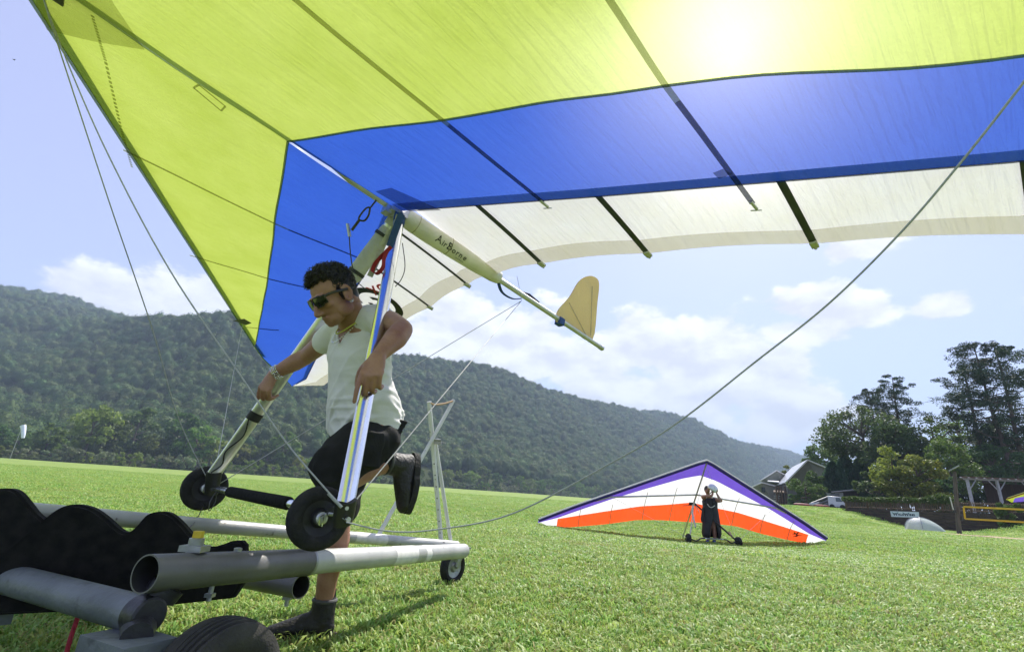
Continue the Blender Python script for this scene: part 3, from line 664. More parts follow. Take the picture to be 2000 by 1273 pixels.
# hang loop, karabiner and pulley hanging under the keel
P = lambda u, v, d: w_g(at(u, v, d))
gpart(MB().sweep([P(735, 391, 2.2), P(724, 405, 2.2)], 0.004, 6), 'cord', M_blk)
ring_ = [P(u, v, 2.2) for u, v in ((723, 405), (715, 407), (704, 420), (701, 429), (712, 431), (720, 420))]
gpart(MB().sweep(crom(ring_ + [ring_[0]], 4)[:-1], 0.0045, 6, closed=True), 'karabiner', M_blk)
gpart(MB().sweep([P(703, 428, 2.2), P(687, 450, 2.2)], 0.0065, 6), 'webbing', M_blk)
gpart(MB().sweep([P(679, 437, 2.2), P(683, 462, 2.2)], [(0.009, 0.005)] * 2, 8), 'pulley', M_alu_dull)
gpart(MB().sweep(crom([P(682, 460, 2.2), P(684, 490, 2.2), P(688, 520, 2.2), P(694, 535, 2.2)], 4), 0.0028, 6), 'release_cord', M_blk)
gpart(MB().sweep(crom([P(786, 475, 2.3), P(791, 520, 2.3), P(784, 545, 2.3), P(772, 560, 2.3)], 4), 0.0022, 6), 'release_cord', M_blk)
gpart(MB().sweep(crom([P(700, 553, 2.35), P(715, 565, 2.35), P(732, 573, 2.35), P(748, 577, 2.35)], 4), 0.0022, 6), 'release_cord', M_blk)
# base bar with foam grip
bar_pts = [CLb, CRb]
bar = gpart(MB().sweep([CLb.lerp(CRb, -0.01), CLb.lerp(CRb, 1.03)], 0.0150, 16), 'base_bar', M_alu)
gpart(MB().sweep([CLb.lerp(CRb, t_) for t_ in (0.30, 0.31, 0.5, 0.79, 0.80)], [0.019, 0.0235, 0.0235, 0.0235, 0.019], 18), 'foam_grip', M_foam, bar)
for base, bb, y in ((CL, CLb, 1), (CRr, CRb, -1)):
    d_ = (bb - base).normalized()
    cf = gpart(MB().sweep([base - d_ * 0.012, base + d_ * 0.03, bb + d_ * 0.035], [(0.0345, 0.0165), (0.0345, 0.0175), (0.030, 0.016)], 16, side=Vector((1, .12 * y, 0))), 'corner_fitting', M_blk)
    gpart(MB().sweep([bb + Vector((0.012, y * 0.018, 0.018)), bb + Vector((0.012, y * 0.030, 0.018))], 0.006, 10).sweep([bb + Vector((-0.005, y * 0.018, -0.012)), bb + Vector((-0.005, y * 0.028, -0.012))], 0.008, 10), 'bolt', M_alu_dull, cf)
ax_ = (CLb - CRb).normalized()
def wheel(cpos, r, w, axis, parent, bld, hubface=1):
    """pneumatic wheel: ribbed tyre, dished rim and hub"""
    prof = [(-w * .35, r * .55), (-w * .48, r * .62), (-w * .5, r * .76), (-w * .44, r * .90), (-w * .30, r * .975), (-w * .20, r * .985), (-w * .17, r * .968), (-w * .10, r * .972), (-w * .07, r * .995), (w * .07, r * .995), (w * .10, r * .972), (w * .17, r * .968), (w * .20, r * .985), (w * .30, r * .975), (w * .44, r * .90), (w * .5, r * .76), (w * .48, r * .62), (w * .35, r * .55)]
    t = bld(MB().lathe(prof, cpos, axis, 48), 'tyre', M_rubber, parent)
    bld(MB().lathe([(-w * .36, r * .57), (-w * .30, r * .50), (-w * .20, r * .30), (-w * .42, r * .24), (-w * .45, 0.001)], cpos, axis, 32).lathe([(w * .36, r * .57), (w * .30, r * .50), (w * .20, r * .30), (w * .42, r * .24), (w * .45, 0.001)], cpos, axis, 32), 'rim', M_blk, parent)
    bld(MB().lathe([(w * .42, 0.001), (w * .42, r * .20), (w * .62, r * .19), (w * .66, r * .15), (w * .66, 0.001)], cpos, axis, 24), 'hub', M_alu_dull, parent)
for (u, v, d, r) in ((622, 1011, 1.53, 0.097), (400, 953, 2.46, 0.107)):
    cpos = w_g(at(u, v, d)); e = bpy.data.objects.new('wheel', None); COL.objects.link(e); e.parent = G; e.empty_display_size = .1
    ax2 = (ax_ + Vector((0.10, 0, 0.02))).normalized()
    wheel(cpos, r, 0.05, ax2, e, lambda m_, n_, mt, p: m_.build(n_, mt, p, local=True))
    pin = [cpos + ax2 * 0.04 + Vector(q) for q in ((0.0, 0, 0.012), (0.012, 0, 0.004), (0.006, 0, -0.02), (-0.004, 0, -0.022), (0.0, 0, 0.008))]
    MB().sweep(pin, 0.0016, 6).build('safety_pin', M_alu, e, local=True)
q = CRb.lerp(CLb, 0.06); gpart(MB().sweep(crom([q + Vector((0, 0, -0.015)), q + Vector((0.01, 0.01, -0.06)), q + Vector((0.0, 0.02, -0.10)), q + Vector((-0.012, 0.012, -0.06)), q + Vector((-0.004, 0, -0.012))], 5), [(0.006, 0.0015)] * 21, 6, side=Vector((0, 1, 0))), 'wrist_loop', M_blk)
# flying wires
def wire(P_, r=0.0027, name='rigging_wire', n=8): return gpart(MB().sweep(crom(P_, n) if len(P_) > 2 else P_, r, 6), name, M_cable)
jn = Vector((-0.1, 2.98, -0.02)); jf = Vector((-0.1, -2.98, -0.02))
wire([CLb + Vector((0, .03, -.02))] + [w_g(at(u, v, d)) for u, v, d in ((760, 1037, 1.40), (850, 1034, 1.36), (1000, 1003, 1.28), (1200, 900, 1.17), (1326, 823, 1.10), (1476, 706, 1.02), (1615, 596, .95), (1753, 461, .88), (1872, 323, .82), (2000, 160, .765), (2130, -15, .70), (2300, -260, .64))] + [jn], 0.0021)
wire([CRb, jf], 0.0024)
nz = Vector((1.50, 0, -0.05))
wire([nz] + [w_g(at(u, v, d)) for u, v, d in ((130, 118, 1.82), (210, 300, 1.72), (330, 525, 1.62), (470, 733, 1.54), (560, 865, 1.50))] + [CL + Vector((0.02, 0.02, -0.01))], 0.0026)
wire([nz] + [w_g(at(u, v, d)) for u, v, d in ((125, 125, 1.86), (215, 400, 2.0), (300, 650, 2.18), (350, 820, 2.32))] + [CRb], 0.0024)
rk = gz_(1018, 588, -0.02)
wire([rk, CRb], 0.0022); wire([rk, CLb], 0.0022)
for px in ([(1019, 587), (1010, 540)],): wire([w_g(at(u, v, 3.05)) for u, v in px], 0.0016)
for C_, pp in ((CLb, None),): gpart(MB().sweep([CL + Vector((.02, .02, -.01)), CL + Vector((.02, .02, -.01)) + (w_g(at(560, 865, 1.50)) - CL) * 0.22], 0.0048, 8), 'swage', M_cable)
# keel cleat block
kb = gz_(1030, 577, 0.03)
gpart(MB().sweep([gz_(1012, 570, .04), gz_(1032, 578, .05), gz_(1052, 592, .04)], [(0.012, 0.012), (0.022, 0.016), (0.012, 0.01)], 8), 'cleat', M_blk)
gpart(MB().sweep(crom([gz_(972, 545, 0), gz_(980, 570, -.02), gz_(1000, 583, -.02), gz_(1018, 583, 0)], 5), [(0.012, 0.003)] * 16, 6, side=Vector((0, 1, 0))), 'keel_strap', M_web_blue)
gpart(MB().box((-1.36, 0, -0.012), (0.05, 0.05, 0.05)), 'keel_clamp', M_web_blue, keel)
# ---------------------------------------------------------------- launch cart
M_pipe_shaded = pmat('worn_grey_pipe_shaded', (0.155, 0.152, 0.14), (0.115, 0.113, 0.105), scale=5, rough=0.42, metal=0.15, bump=0.05, bscale=60, col3=(0.12, 0.11, 0.10), scale3=26, th3=(0.66, 0.72), stretch=(1, 1, 1))  # wing shade is put into this darker grey; the specks are wear
M_pipe_sunlit = pmat('grey_pipe_sunlit', (0.50, 0.50, 0.47), (0.38, 0.38, 0.355), scale=6, rough=0.42, metal=0.15, bump=0.05, bscale=60, col3=(0.14, 0.13, 0.12), scale3=24, th3=(0.66, 0.72))  # lighter copy of the pipe grey, sunlight painted into the colour
M_stand = pmat('white_painted_tube', (0.74, 0.74, 0.72), (0.64, 0.64, 0.62), scale=8, rough=0.4, col3=(0.3, 0.3, 0.29), scale3=30, th3=(0.66, 0.72))
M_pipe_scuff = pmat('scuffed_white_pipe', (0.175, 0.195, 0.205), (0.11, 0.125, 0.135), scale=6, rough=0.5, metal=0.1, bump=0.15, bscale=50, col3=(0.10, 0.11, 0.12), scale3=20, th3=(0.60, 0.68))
M_pipe_in = pmat('pipe_inside', (0.035, 0.035, 0.033), (0.02, 0.02, 0.02), scale=12, rough=0.9)
M_tape = pmat('white_tape', (0.74, 0.73, 0.68), (0.62, 0.61, 0.57), scale=30, rough=0.6)
M_carpet = pmat('black_carpet', (0.012, 0.012, 0.013), (0.024, 0.023, 0.022), scale=25, rough=1.0, bump=0.3, bscale=420, spec=0.05, sheen=0.1)
M_rope = pmat('tan_rope', (0.55, 0.38, 0.24), (0.45, 0.3, 0.18), scale=80, rough=0.9, bump=0.4, bscale=200)
M_yel_plastic = pmat('yellow_plastic', (0.70, 0.52, 0.03), (0.6, 0.42, 0.03), scale=30, rough=0.45)
M_galv = pmat('galvanised_steel', (0.42, 0.43, 0.42), (0.30, 0.31, 0.31), scale=22, rough=0.45, metal=0.8, bump=0.1, bscale=80)
NF_, NR_ = at(283, 1120, 1.24), gp(905, 1075, 0.272)
FF_, FR_ = at(30, 996, 1.68), gp(892, 1065, 0.285)
CX0, CX1 = at(278, 1200, 1.24), at(4, 1126, 1.58)
cart = thing('launch_cart', 'grey tube launch cart with black padded cradles and wheels beside the man', 'launch cart', gp(620, 1180, 0.0))
def cpart(m_, n_, mt, p=None, **k): return m_.build(n_, mt, p or cart, **k)
def pipe(A, B, r, name, m, wall=0.004, open0=True, open1=False, parent=None):
    """a real pipe: outside, a rim and a dark inside wall at each open end"""
    d = (B - A).normalized(); ins = MB()
    p_ = cpart(MB().sweep([A, A.lerp(B, .33), A.lerp(B, .66), B], r, 32, caps=False), name, m, parent)
    for e, s_, op in ((A, 1, open0), (B, -1, open1)):
        if op:
            rim = MB().lathe([(0, r), (0, r - wall)], e, d * s_, 32); cpart(rim, 'pipe_rim', m, p_)
            cpart(MB().lathe([(0, r - wall), (0.35, r - wall), (0.36, 0.0005)], e, d * s_, 32), 'pipe_bore', M_pipe_in, p_)
        else: cpart(MB().lathe([(0, r), (-0.004, r * 0.9), (-0.005, 0.0005)], e, d * s_, 32), 'pipe_cap', m, p_)
    return p_
mid = NF_.lerp(NR_, 0.285)
rail = pipe(NF_, mid, 0.0462, 'side_rail', M_pipe_shaded, open0=True, open1=False)
cpart(MB().lathe([(-0.006, 0.047), (0.006, 0.047), (0.008, 0.044)], mid, NR_ - NF_, 32), 'rail_joint', M_galv, rail)
rail2 = pipe(mid + (NR_ - NF_).normalized() * 0.008, NR_, 0.0440, 'side_rail', M_pipe_sunlit, open0=False)
dr = (NR_ - NF_).normalized()
for a_, b_, mt in ((0.56, 0.665, M_tape), (0.71, 0.74, M_tape)): cpart(MB().sweep([NF_.lerp(NR_, a_), NF_.lerp(NR_, b_)], 0.0446, 32, caps=False), 'tape_wrap', mt, rail2)
frail = pipe(FF_, FR_, 0.030, 'side_rail', M_pipe_sunlit, open0=False)
cpart(MB().sweep([FF_.lerp(FR_, 0.62), FF_.lerp(FR_, 0.72)], 0.0306, 24, caps=False), 'tape_wrap', M_tape, frail)
ct = pipe(CX0, CX1, 0.043, 'cross_tube', M_pipe_scuff, open0=False)
dc = (CX1 - CX0).normalized()
cpart(MB().lathe([(-0.035, 0.0005), (-0.035, 0.038), (-0.030, 0.0435), (0.020, 0.0445), (0.022, 0.0435)], CX0, dc, 32), 'tube_plug', M_blk, ct)
T2 = at(588, 1145, 1.88); c2 = pipe(T2, T2 + dc * 1.05, 0.043, 'cross_tube', M_pipe_shaded, open0=True)
cpart(MB().sweep([T2 + dc * .06 - Vector((0, 0, .04)), T2 + dc * .06 - Vector((0, 0, .075))], 0.008, 10).box(T2 + dc * .06 - Vector((0, 0, .045)), (.03, .03, .012)), 'bolt', M_galv, c2)
# saddle clamp between rail and cross tube
sc_ = NF_.lerp(NR_, 0.02); cpart(MB().sweep([CX0 + Vector((0.01, 0.03, 0.035)), sc_ + Vector((0.01, 0.03, -0.035))], [(0.045, 0.03)] * 2, 14), 'saddle_block', M_blk)
q = NF_.lerp(NR_, 0.055)
cpart(MB().box(q + Vector((-0.005, 0.02, 0.055)), (0.062, 0.05, 0.016)).box(q + Vector((-0.005, 0.02, 0.045)), (0.03, 0.03, 0.03)), 'clamp_plate', M_galv)
kb_ = cpart(MB().lathe([(0, 0.0005), (0, .02), (.018, .02), (.02, .016), (.02, .0005)], q + Vector((-0.005, 0.02, 0.063)), (0, 0, 1), 16), 'clamp_knob', M_galv)
cpart(MB().box(q + Vector((-0.004, 0.02, 0.092)), (0.024, 0.016, 0.018)), 'knob_handle', M_yel_plastic, kb_)
q = NF_.lerp(NR_, 0.13); cpart(MB().lathe([(0, .012), (.010, .012), (.012, .008), (.012, .0005)], q + Vector((0, 0, .044)), (0, 0, 1), 12), 'bolt', M_galv)
q = NF_.lerp(NR_, 0.10); cpart(MB().sweep([q - Vector((0, 0, .04)), q - Vector((0, 0, .085))], 0.007, 10).box(q - Vector((0, 0, .07)), (.022, .022, .01)), 'bolt', M_galv)
# cradles: thick carpet-covered boards cut in waves
def cradle(px, d0, d1, th, name):
    """px: outline, the depth runs from d0 at pixel x 0 to d1 at 470"""
    f_ = [at(u, v, lerp(d0, d1, u / 470)) for u, v in px]; n_ = len(f_)
    back = Vector((0.12, 0.95, 0.0)).normalized() * th
    vv = f_ + [p + back for p in f_]
    mb_ = MB().add(vv, [tuple(range(n_)), tuple(range(2 * n_ - 1, n_ - 1, -1))] + [(i, n_ + i, n_ + (i + 1) % n_, (i + 1) % n_) for i in range(n_)])
    bm = bmesh.new()
    me = mb_.mesh('t'); bm.from_mesh(me); bmesh.ops.recalc_face_normals(bm, faces=bm.faces)
    ed = [e for e in bm.edges if len(e.link_faces) == 2 and e.calc_face_angle(0) > 1.0]
    bmesh.ops.bevel(bm, geom=ed, offset=0.008, segments=3, affect='EDGES', clamp_overlap=True)
    bm.verts.index_update(); o = MB().add([v.co.copy() for v in bm.verts], [tuple(v.index for v in f.verts) for f in bm.faces]); bm.free()
    return cpart(o, name, M_carpet)
def wave(px, n=5):
    return [(p.x, p.y) for p in crom([Vector((a, b, 0)) for a, b in px], n)]
top_ = wave([(-70, 1110), (0, 1080), (45, 1046), (95, 1003), (125, 987), (150, 985), (178, 993), (205, 1012), (230, 1034), (247, 1039), (262, 1029), (283, 1006), (305, 999), (328, 1002), (350, 1020), (372, 1045), (392, 1065), (415, 1067), (435, 1062), (452, 1056), (470, 1056)])
cradle(top_ + [(477, 1064), (478, 1130), (452, 1168), (300, 1185), (140, 1194), (-70, 1204)], 1.52, 1.70, 0.035, 'cradle_board')
top2 = wave([(-150, 1010), (-90, 985), (-40, 960), (5, 953), (30, 960), (52, 985), (70, 1006), (110, 1030), (200, 1055)])
cradle(top2 + [(210, 1150), (-150, 1180)], 1.60, 1.67, 0.035, 'cradle_board')
# front wheel with its axle block
AX = dc
wc = gp(437, 1316, 0.165); 
wc = at(437, 1195, 1.21); wc = Vector((wc.x, wc.y + 0.035, 0.158))
e = bpy.data.objects.new('front_wheel', None); COL.objects.link(e); e.parent = cart; e.location = wc - cart.location
W_ = 0.125; R_ = 0.155
pr = [(-W_ * .38, R_ * .50), (-W_ * .5, R_ * .62), (-W_ * .52, R_ * .80), (-W_ * .46, R_ * .92)]
for k in range(7):
    c_ = lerp(-.40, .40, k / 6); hgt = 1 - 0.16 * c_ * c_ * 2
    pr += [(W_ * (c_ - .045), R_ * hgt), (W_ * (c_ + .035), R_ * hgt), (W_ * (c_ + .05), R_ * (hgt - .02)), (W_ * (c_ + .075), R_ * (hgt - .02))]
pr = pr[:-2] + [(W_ * .46, R_ * .92), (W_ * .52, R_ * .80), (W_ * .5, R_ * .62), (W_ * .38, R_ * .50)]
M_tyre_dusty = pmat('dusty_tyre_rubber', (0.035, 0.034, 0.033), (0.075, 0.070, 0.062), scale=9, rough=0.85, bump=0.2, bscale=120, spec=0.25)
cpart(MB().lathe(pr, wc, AX, 72), 'tyre', M_tyre_dusty, e)
cpart(MB().lathe([(-W_ * .38, R_ * .5), (-W_ * .2, R_ * .4), (-W_ * .2, .02), (-W_ * .5, .02), (-W_ * .5, .001)], wc, AX, 32).lathe([(W_ * .38, R_ * .5), (W_ * .2, R_ * .4), (W_ * .2, .02), (W_ * .5, .02), (W_ * .5, .001)], wc, AX, 32), 'rim', M_galv, e)
up = Vector((0, 0, 1)); sd_ = dc.cross(up).normalized()
bc = at(262, 1262, 1.16)
cpart(MB().box(bc + dc * 0.03, (0.19, 0.12, 0.035), (dc, sd_, up)).box(bc + dc * 0.0 + up * -0.05, (0.10, 0.035, 0.09), (dc, sd_, up)), 'axle_block', M_pipe_scuff)
cpart(MB().sweep([bc + up * 0.017, CX0 - up * 0.03], [(0.034, 0.034), (0.04, 0.04)], 18), 'axle_post', M_blk)
cpart(MB().sweep([bc - up * .07, wc], 0.012, 12), 'axle', M_galv)
# the wheel on the far side, out of the picture to the left
e2 = copy_tree(e); e2.parent = cart; e2.location = (CX1 + dc * 0.45) - cart.location; e2.location.z = 0.158
cpart(MB().box(CX1 + dc * 0.02 - up * 0.12, (0.12, 0.10, 0.035), (dc, sd_, up)).sweep([CX1 - up * .03, CX1 - up * .12], .036, 14), 'axle_block', M_pipe_scuff)
cpart(MB().sweep(crom([at(156, 1185, 1.5), at(150, 1210, 1.42), at(138, 1245, 1.38), at(126, 1290, 1.36)], 6), 0.006, 8), 'red_cord', M_red)
# rear caster
cc_ = gp(883, 1120, 0.118); cc_ = at(883, 1118, 3.52); cc_.z = 0.120
e = bpy.data.objects.new('rear_wheel', None); COL.objects.link(e); e.parent = cart; e.location = cc_ - cart.location
ax3 = Vector((0.80, -0.60, 0.0)).normalized(); w_, r_ = 0.062, 0.118
cpart(MB().lathe([(-w_ * .3, r_ * .6), (-w_ * .5, r_ * .68), (-w_ * .5, r_ * .85), (-w_ * .3, r_ * .97), (0, r_), (w_ * .3, r_ * .97), (w_ * .5, r_ * .85), (w_ * .5, r_ * .68), (w_ * .3, r_ * .6)], cc_, ax3, 40), 'tyre', M_rubber, e)
cpart(MB().lathe([(-w_ * .3, r_ * .62), (-w_ * .2, r_ * .3), (-w_ * .45, r_ * .22), (-w_ * .45, .001)], cc_, ax3, 28).lathe([(w_ * .3, r_ * .62), (w_ * .2, r_ * .3), (w_ * .45, r_ * .22), (w_ * .45, .001)], cc_, ax3, 28), 'rim', M_galv, e)
fk = MB(); top3 = Vector((cc_.x + .05, cc_.y + .03, 0.247))
for s_ in (1, -1): fk.sweep([cc_ + ax3 * (s_ * .045), cc_ + ax3 * (s_ * .046) + Vector((.02, .015, .07)), top3 + ax3 * (s_ * .04)], [(.016, .004), (.02, .004), (.03, .004)], 8, side=Vector((.6, .8, 0)))
fk.box(top3, (0.11, .09, .010), (ax3, ax3.cross(up), up)); fk.sweep([cc_ - ax3 * .052, cc_ + ax3 * .052], .007, 10)
cpart(fk, 'caster_fork', M_galv)
# keel stand
pb = gp(862, 1060, 0.30)
def dpt(u, v, d): return at(u, v, d)
dl = (pb - CO).dot(_f)
ps = cpart(MB().sweep([dpt(862, 1062, dl), dpt(838, 784, dl + 0.03)], 0.0155, 16), 'keel_stand_post', M_stand)
hl_ = MB()
for k in range(7):
    p = dpt(862, 1062, dl).lerp(dpt(838, 784, dl + .03), 0.08 + 0.08 * k); hl_.lathe([(0.0, .0042), (.0015, .0042), (.0015, .0003)], p + Vector((0, -.0158, 0)), (0, -1, 0), 10)
o = cpart(hl_, 'adjustment_holes', M_pipe_in, ps); o['kind'] = 'stuff'
cpart(MB().sweep([dpt(881, 1062, dl + .05), dpt(851, 866, dl + .05)], 0.0130, 16), 'keel_stand_post', M_stand)
db_ = 2.95
cpart(MB().sweep([dpt(735, 1052, db_), dpt(845, 856, dl - 0.02), dpt(886, 781, dl + .22)], 0.0130, 16), 'keel_stand_brace', M_stand)
cpart(MB().sweep(crom([dpt(838, 786, dl + .02), dpt(850, 790, dl + .05), dpt(868, 788, dl + .12), dpt(884, 783, dl + .2)], 6), 0.007, 10), 'keel_rope', M_rope)
cl_ = dpt(862, 1058, dl); cpart(MB().box(cl_, (.05, .05, .03)).sweep([cl_ - Vector((.035, 0, 0)), cl_ + Vector((.035, 0, 0))], .008, 8), 'post_clamp', M_galv)
cj = dpt(846, 858, dl - .01); cpart(MB().sweep([cj + Vector((-.035, -.01, 0)), cj + Vector((.05, .01, .0))], .007, 8).box(dpt(855, 864, dl + .02), (.05, .03, .02)), 'pivot_bolt', M_galv)
cpart(MB().sweep(crom([w_g_ for w_g_ in (at(398, 985, 2.40), at(385, 1012, 2.2), at(370, 1030, 1.9), at(352, 1046, 1.74))], 6), 0.0022, 6), 'tie_cord', M_blk)
# ---------------------------------------------------------------- people
M_skin = pmat('tanned_skin', (0.40, 0.215, 0.145), (0.33, 0.165, 0.11), scale=14, rough=0.5, bump=0.12, bscale=90, spec=0.4, col3=(0.27, 0.115, 0.085), scale3=9, th3=(0.48, 0.72), rough2=0.42)
M_skin.node_tree.nodes['Principled BSDF'].inputs['Subsurface Weight'].default_value = 0.06
M_skin.node_tree.nodes['Principled BSDF'].inputs['Subsurface Radius'].default_value = (0.02, 0.006, 0.004)
M_hair = pmat('black_curly_hair', (0.010, 0.009, 0.008), (0.022, 0.018, 0.015), scale=40, rough=0.38, spec=0.5)
M_tee = pmat('white_cotton', (0.80, 0.775, 0.79), (0.73, 0.705, 0.72), scale=5, rough=0.95, bump=0.15, bscale=260, spec=0.1, sheen=0.2)
M_shorts = pmat('black_cargo_cotton', (0.016, 0.016, 0.017), (0.026, 0.026, 0.027), scale=10, rough=0.9, bump=0.25, bscale=180, spec=0.2)
M_sock = pmat('black_sock', (0.012, 0.012, 0.013), rough=1.0, bump=0.4, bscale=200, spec=0.1)
M_leather = pmat('worn_black_leather', (0.010, 0.0095, 0.009), (0.024, 0.021, 0.018), scale=14, rough=0.55, bump=0.35, bscale=70)
M_collar = pmat('grey_shoe_lining', (0.10, 0.10, 0.10), (0.06, 0.06, 0.06), scale=30, rough=0.8)
M_sole = pmat('dark_rubber_sole', (0.016, 0.015, 0.014), (0.03, 0.028, 0.025), scale=30, rough=0.85, bump=0.4, bscale=110)
M_lens = pmat('dark_lens', (0.006, 0.006, 0.007), rough=0.06, spec=0.8, coat=0.6)
M_frame = pmat('brown_spectacle_frame', (0.035, 0.028, 0.014), rough=0.3)
M_silver = pmat('silver_chain', (0.75, 0.75, 0.74), rough=0.25, metal=1.0)
M_gold = pmat('yellow_cord', (0.62, 0.62, 0.10), (0.45, 0.45, 0.06), scale=200, rough=0.6)
def fuse(mb_, name, mat, parent, voxel, smooth=4, factor=0.6, disp=None, cut=None):
    """joins overlapping volumes into one continuous skin"""
    off = Vector((0, 0, 0)); p = parent
    while p is not None: off += p.location; p = p.parent
    me = mb_.mesh('t'); o = bpy.data.objects.new('t', me); COL.objects.link(o)
    m = o.modifiers.new('r', 'REMESH'); m.mode = 'VOXEL'; m.voxel_size = voxel; m.use_smooth_shade = True
    s_ = o.modifiers.new('s', 'SMOOTH'); s_.iterations = smooth; s_.factor = factor
    dg = bpy.context.evaluated_depsgraph_get(); me2 = bpy.data.meshes.new_from_object(o.evaluated_get(dg)); bpy.data.objects.remove(o); bpy.data.meshes.remove(me)
    n_ = len(me2.vertices); co = np.zeros(n_ * 3, np.float32); me2.vertices.foreach_get('co', co); co = co.reshape(-1, 3)
    if disp:
        nn = np.zeros(n_ * 3, np.float32); me2.vertices.foreach_get('normal', nn); nn = nn.reshape(-1, 3)
        for i in range(n_): co[i] += nn[i] * disp(Vector(co[i].tolist()))
    if cut:
        bm = bmesh.new(); me2.vertices.foreach_set('co', co.ravel()); bm.from_mesh(me2)
        bmesh.ops.delete(bm, geom=[v for v in bm.verts if cut(v.co)], context='VERTS'); bm.to_mesh(me2); bm.free()
        n_ = len(me2.vertices); co = np.zeros(n_ * 3, np.float32); me2.vertices.foreach_get('co', co); co = co.reshape(-1, 3)
    co -= np.array(off, np.float32); me2.vertices.foreach_set('co', co.ravel()); me2.update(); me2.name = name
    me2.materials.clear(); me2.materials.append(mat); me2.polygons.foreach_set('use_smooth', [True] * len(me2.polygons))
    ob = bpy.data.objects.new(name, me2); COL.objects.link(ob); ob.parent = parent; return ob
def limb(mb_, pts, rs, n=20, side=None, sub=5):
    """tapered limb through pts (world) with radii rs (number or (a, b))"""
    P_ = crom(pts, sub); rs = [(r, r) if isinstance(r, (int, float)) else r for r in rs]; m = len(pts)
    xs = np.linspace(0, m - 1, len(P_)); R_ = [(float(np.interp(x, range(m), [r[0] for r in rs])), float(np.interp(x, range(m), [r[1] for r in rs]))) for x in xs]
    mb_.sweep(P_, R_, n, side=side)
    mb_.ball(P_[0], min(rs[0]), sub=2); mb_.ball(P_[-1], min(rs[-1]), sub=2); return mb_

man = thing('person', 'man in white t-shirt and black shorts gripping both uprights of the yellow glider', 'person', gp(612, 1240, 0.0))
BL = Vector((0.69, -0.724, 0)).normalized(); BH = Vector((-0.724, -0.69, 0)).normalized(); UP = Vector((0, 0, 1))
X = lambda u, v, d: at(u, v, d)
body = MB()
sh_c = X(701, 634, 2.265); hip_c = X(710, 838, 2.28); waist = X(706, 745, 2.27); chest = X(702, 680, 2.265)
limb(body, [hip_c - UP * .06, hip_c + UP * .04, waist, chest, sh_c], [(.15, .11), (.155, .112), (.14, .10), (.165, .11), (.12, .085)], 28, side=BL)
shL, shR = X(738, 626, 2.19), X(662, 644, 2.34)
body.ball(shL, .052); body.ball(shR, .052)
limb(body, [shR, sh_c, shL], [.050, .065, .050])
# head
Fh = (BH * 0.90 + UP * -0.84 + BL * 0.08).normalized(); Hl = UP.cross(Fh).normalized(); Hl = (BL - Fh * BL.dot(Fh)).normalized(); Hu = Fh.cross(Hl); Hu = Hu if Hu.z > 0 else -Hu
HC = X(651, 576, 2.13)
HS = 1.07
def hp(f, l, u): return HC + (Fh * f + Hl * l + Hu * u) * HS
hax = (Fh, Hl, Hu)
limb(body, [X(693, 640, 2.24), X(684, 616, 2.20), hp(-0.035, 0, -0.05)], [(.068, .066), (.062, .064), (.060, .064)], 20)
body.ball(hp(-.012, 0, .022), (.100, .079, .096), hax, 3)          # skull
body.ball(hp(.030, 0, -.030), (.066, .064, .083), hax, 3)          # face
body.ball(hp(.050, 0, -.082), (.043, .048, .036), hax, 3)          # jaw
body.ball(hp(.074, 0, -.098), (.017, .022, .017), hax, 2)          # chin
for s_ in (1, -1):
    body.ball(hp(.012, s_ * .050, -.070), (.040, .016, .034), hax, 2)   # jaw corner
    body.ball(hp(.062, s_ * .040, -.024), (.024, .022, .018), hax, 2)   # cheek
    body.ball(hp(.080, s_ * .028, .018), (.014, .026, .010), hax, 2)    # brow
    body.ball(hp(.093, s_ * .011, -.048), (.010, .009, .008), hax, 2)   # nostril
    er = MB(); ring_ = [hp(-.012 + .016 * math.cos(w) - .008 * math.sin(w), s_ * (.078 + .006 * math.cos(w + 2.6)), -.018 + .030 * math.sin(w)) for w in np.linspace(0, 2 * math.pi, 13)[:-1]]
    body.sweep(ring_, .0055, 8, closed=True); body.ball(hp(-.010, s_ * .074, -.018), (.015, .006, .026), hax, 2)
limb(body, [hp(.084, 0, .010), hp(.096, 0, -.014), hp(.110, 0, -.042)], [.009, .010, .0125], 12)   # nose
body.ball(hp(.106, 0, -.048), (.012, .013, .010), hax, 2)
body.ball(hp(.086, 0, -.068), (.010, .024, .0065), hax, 2); body.ball(hp(.083, 0, -.080), (.010, .021, .007), hax, 2)   # lips
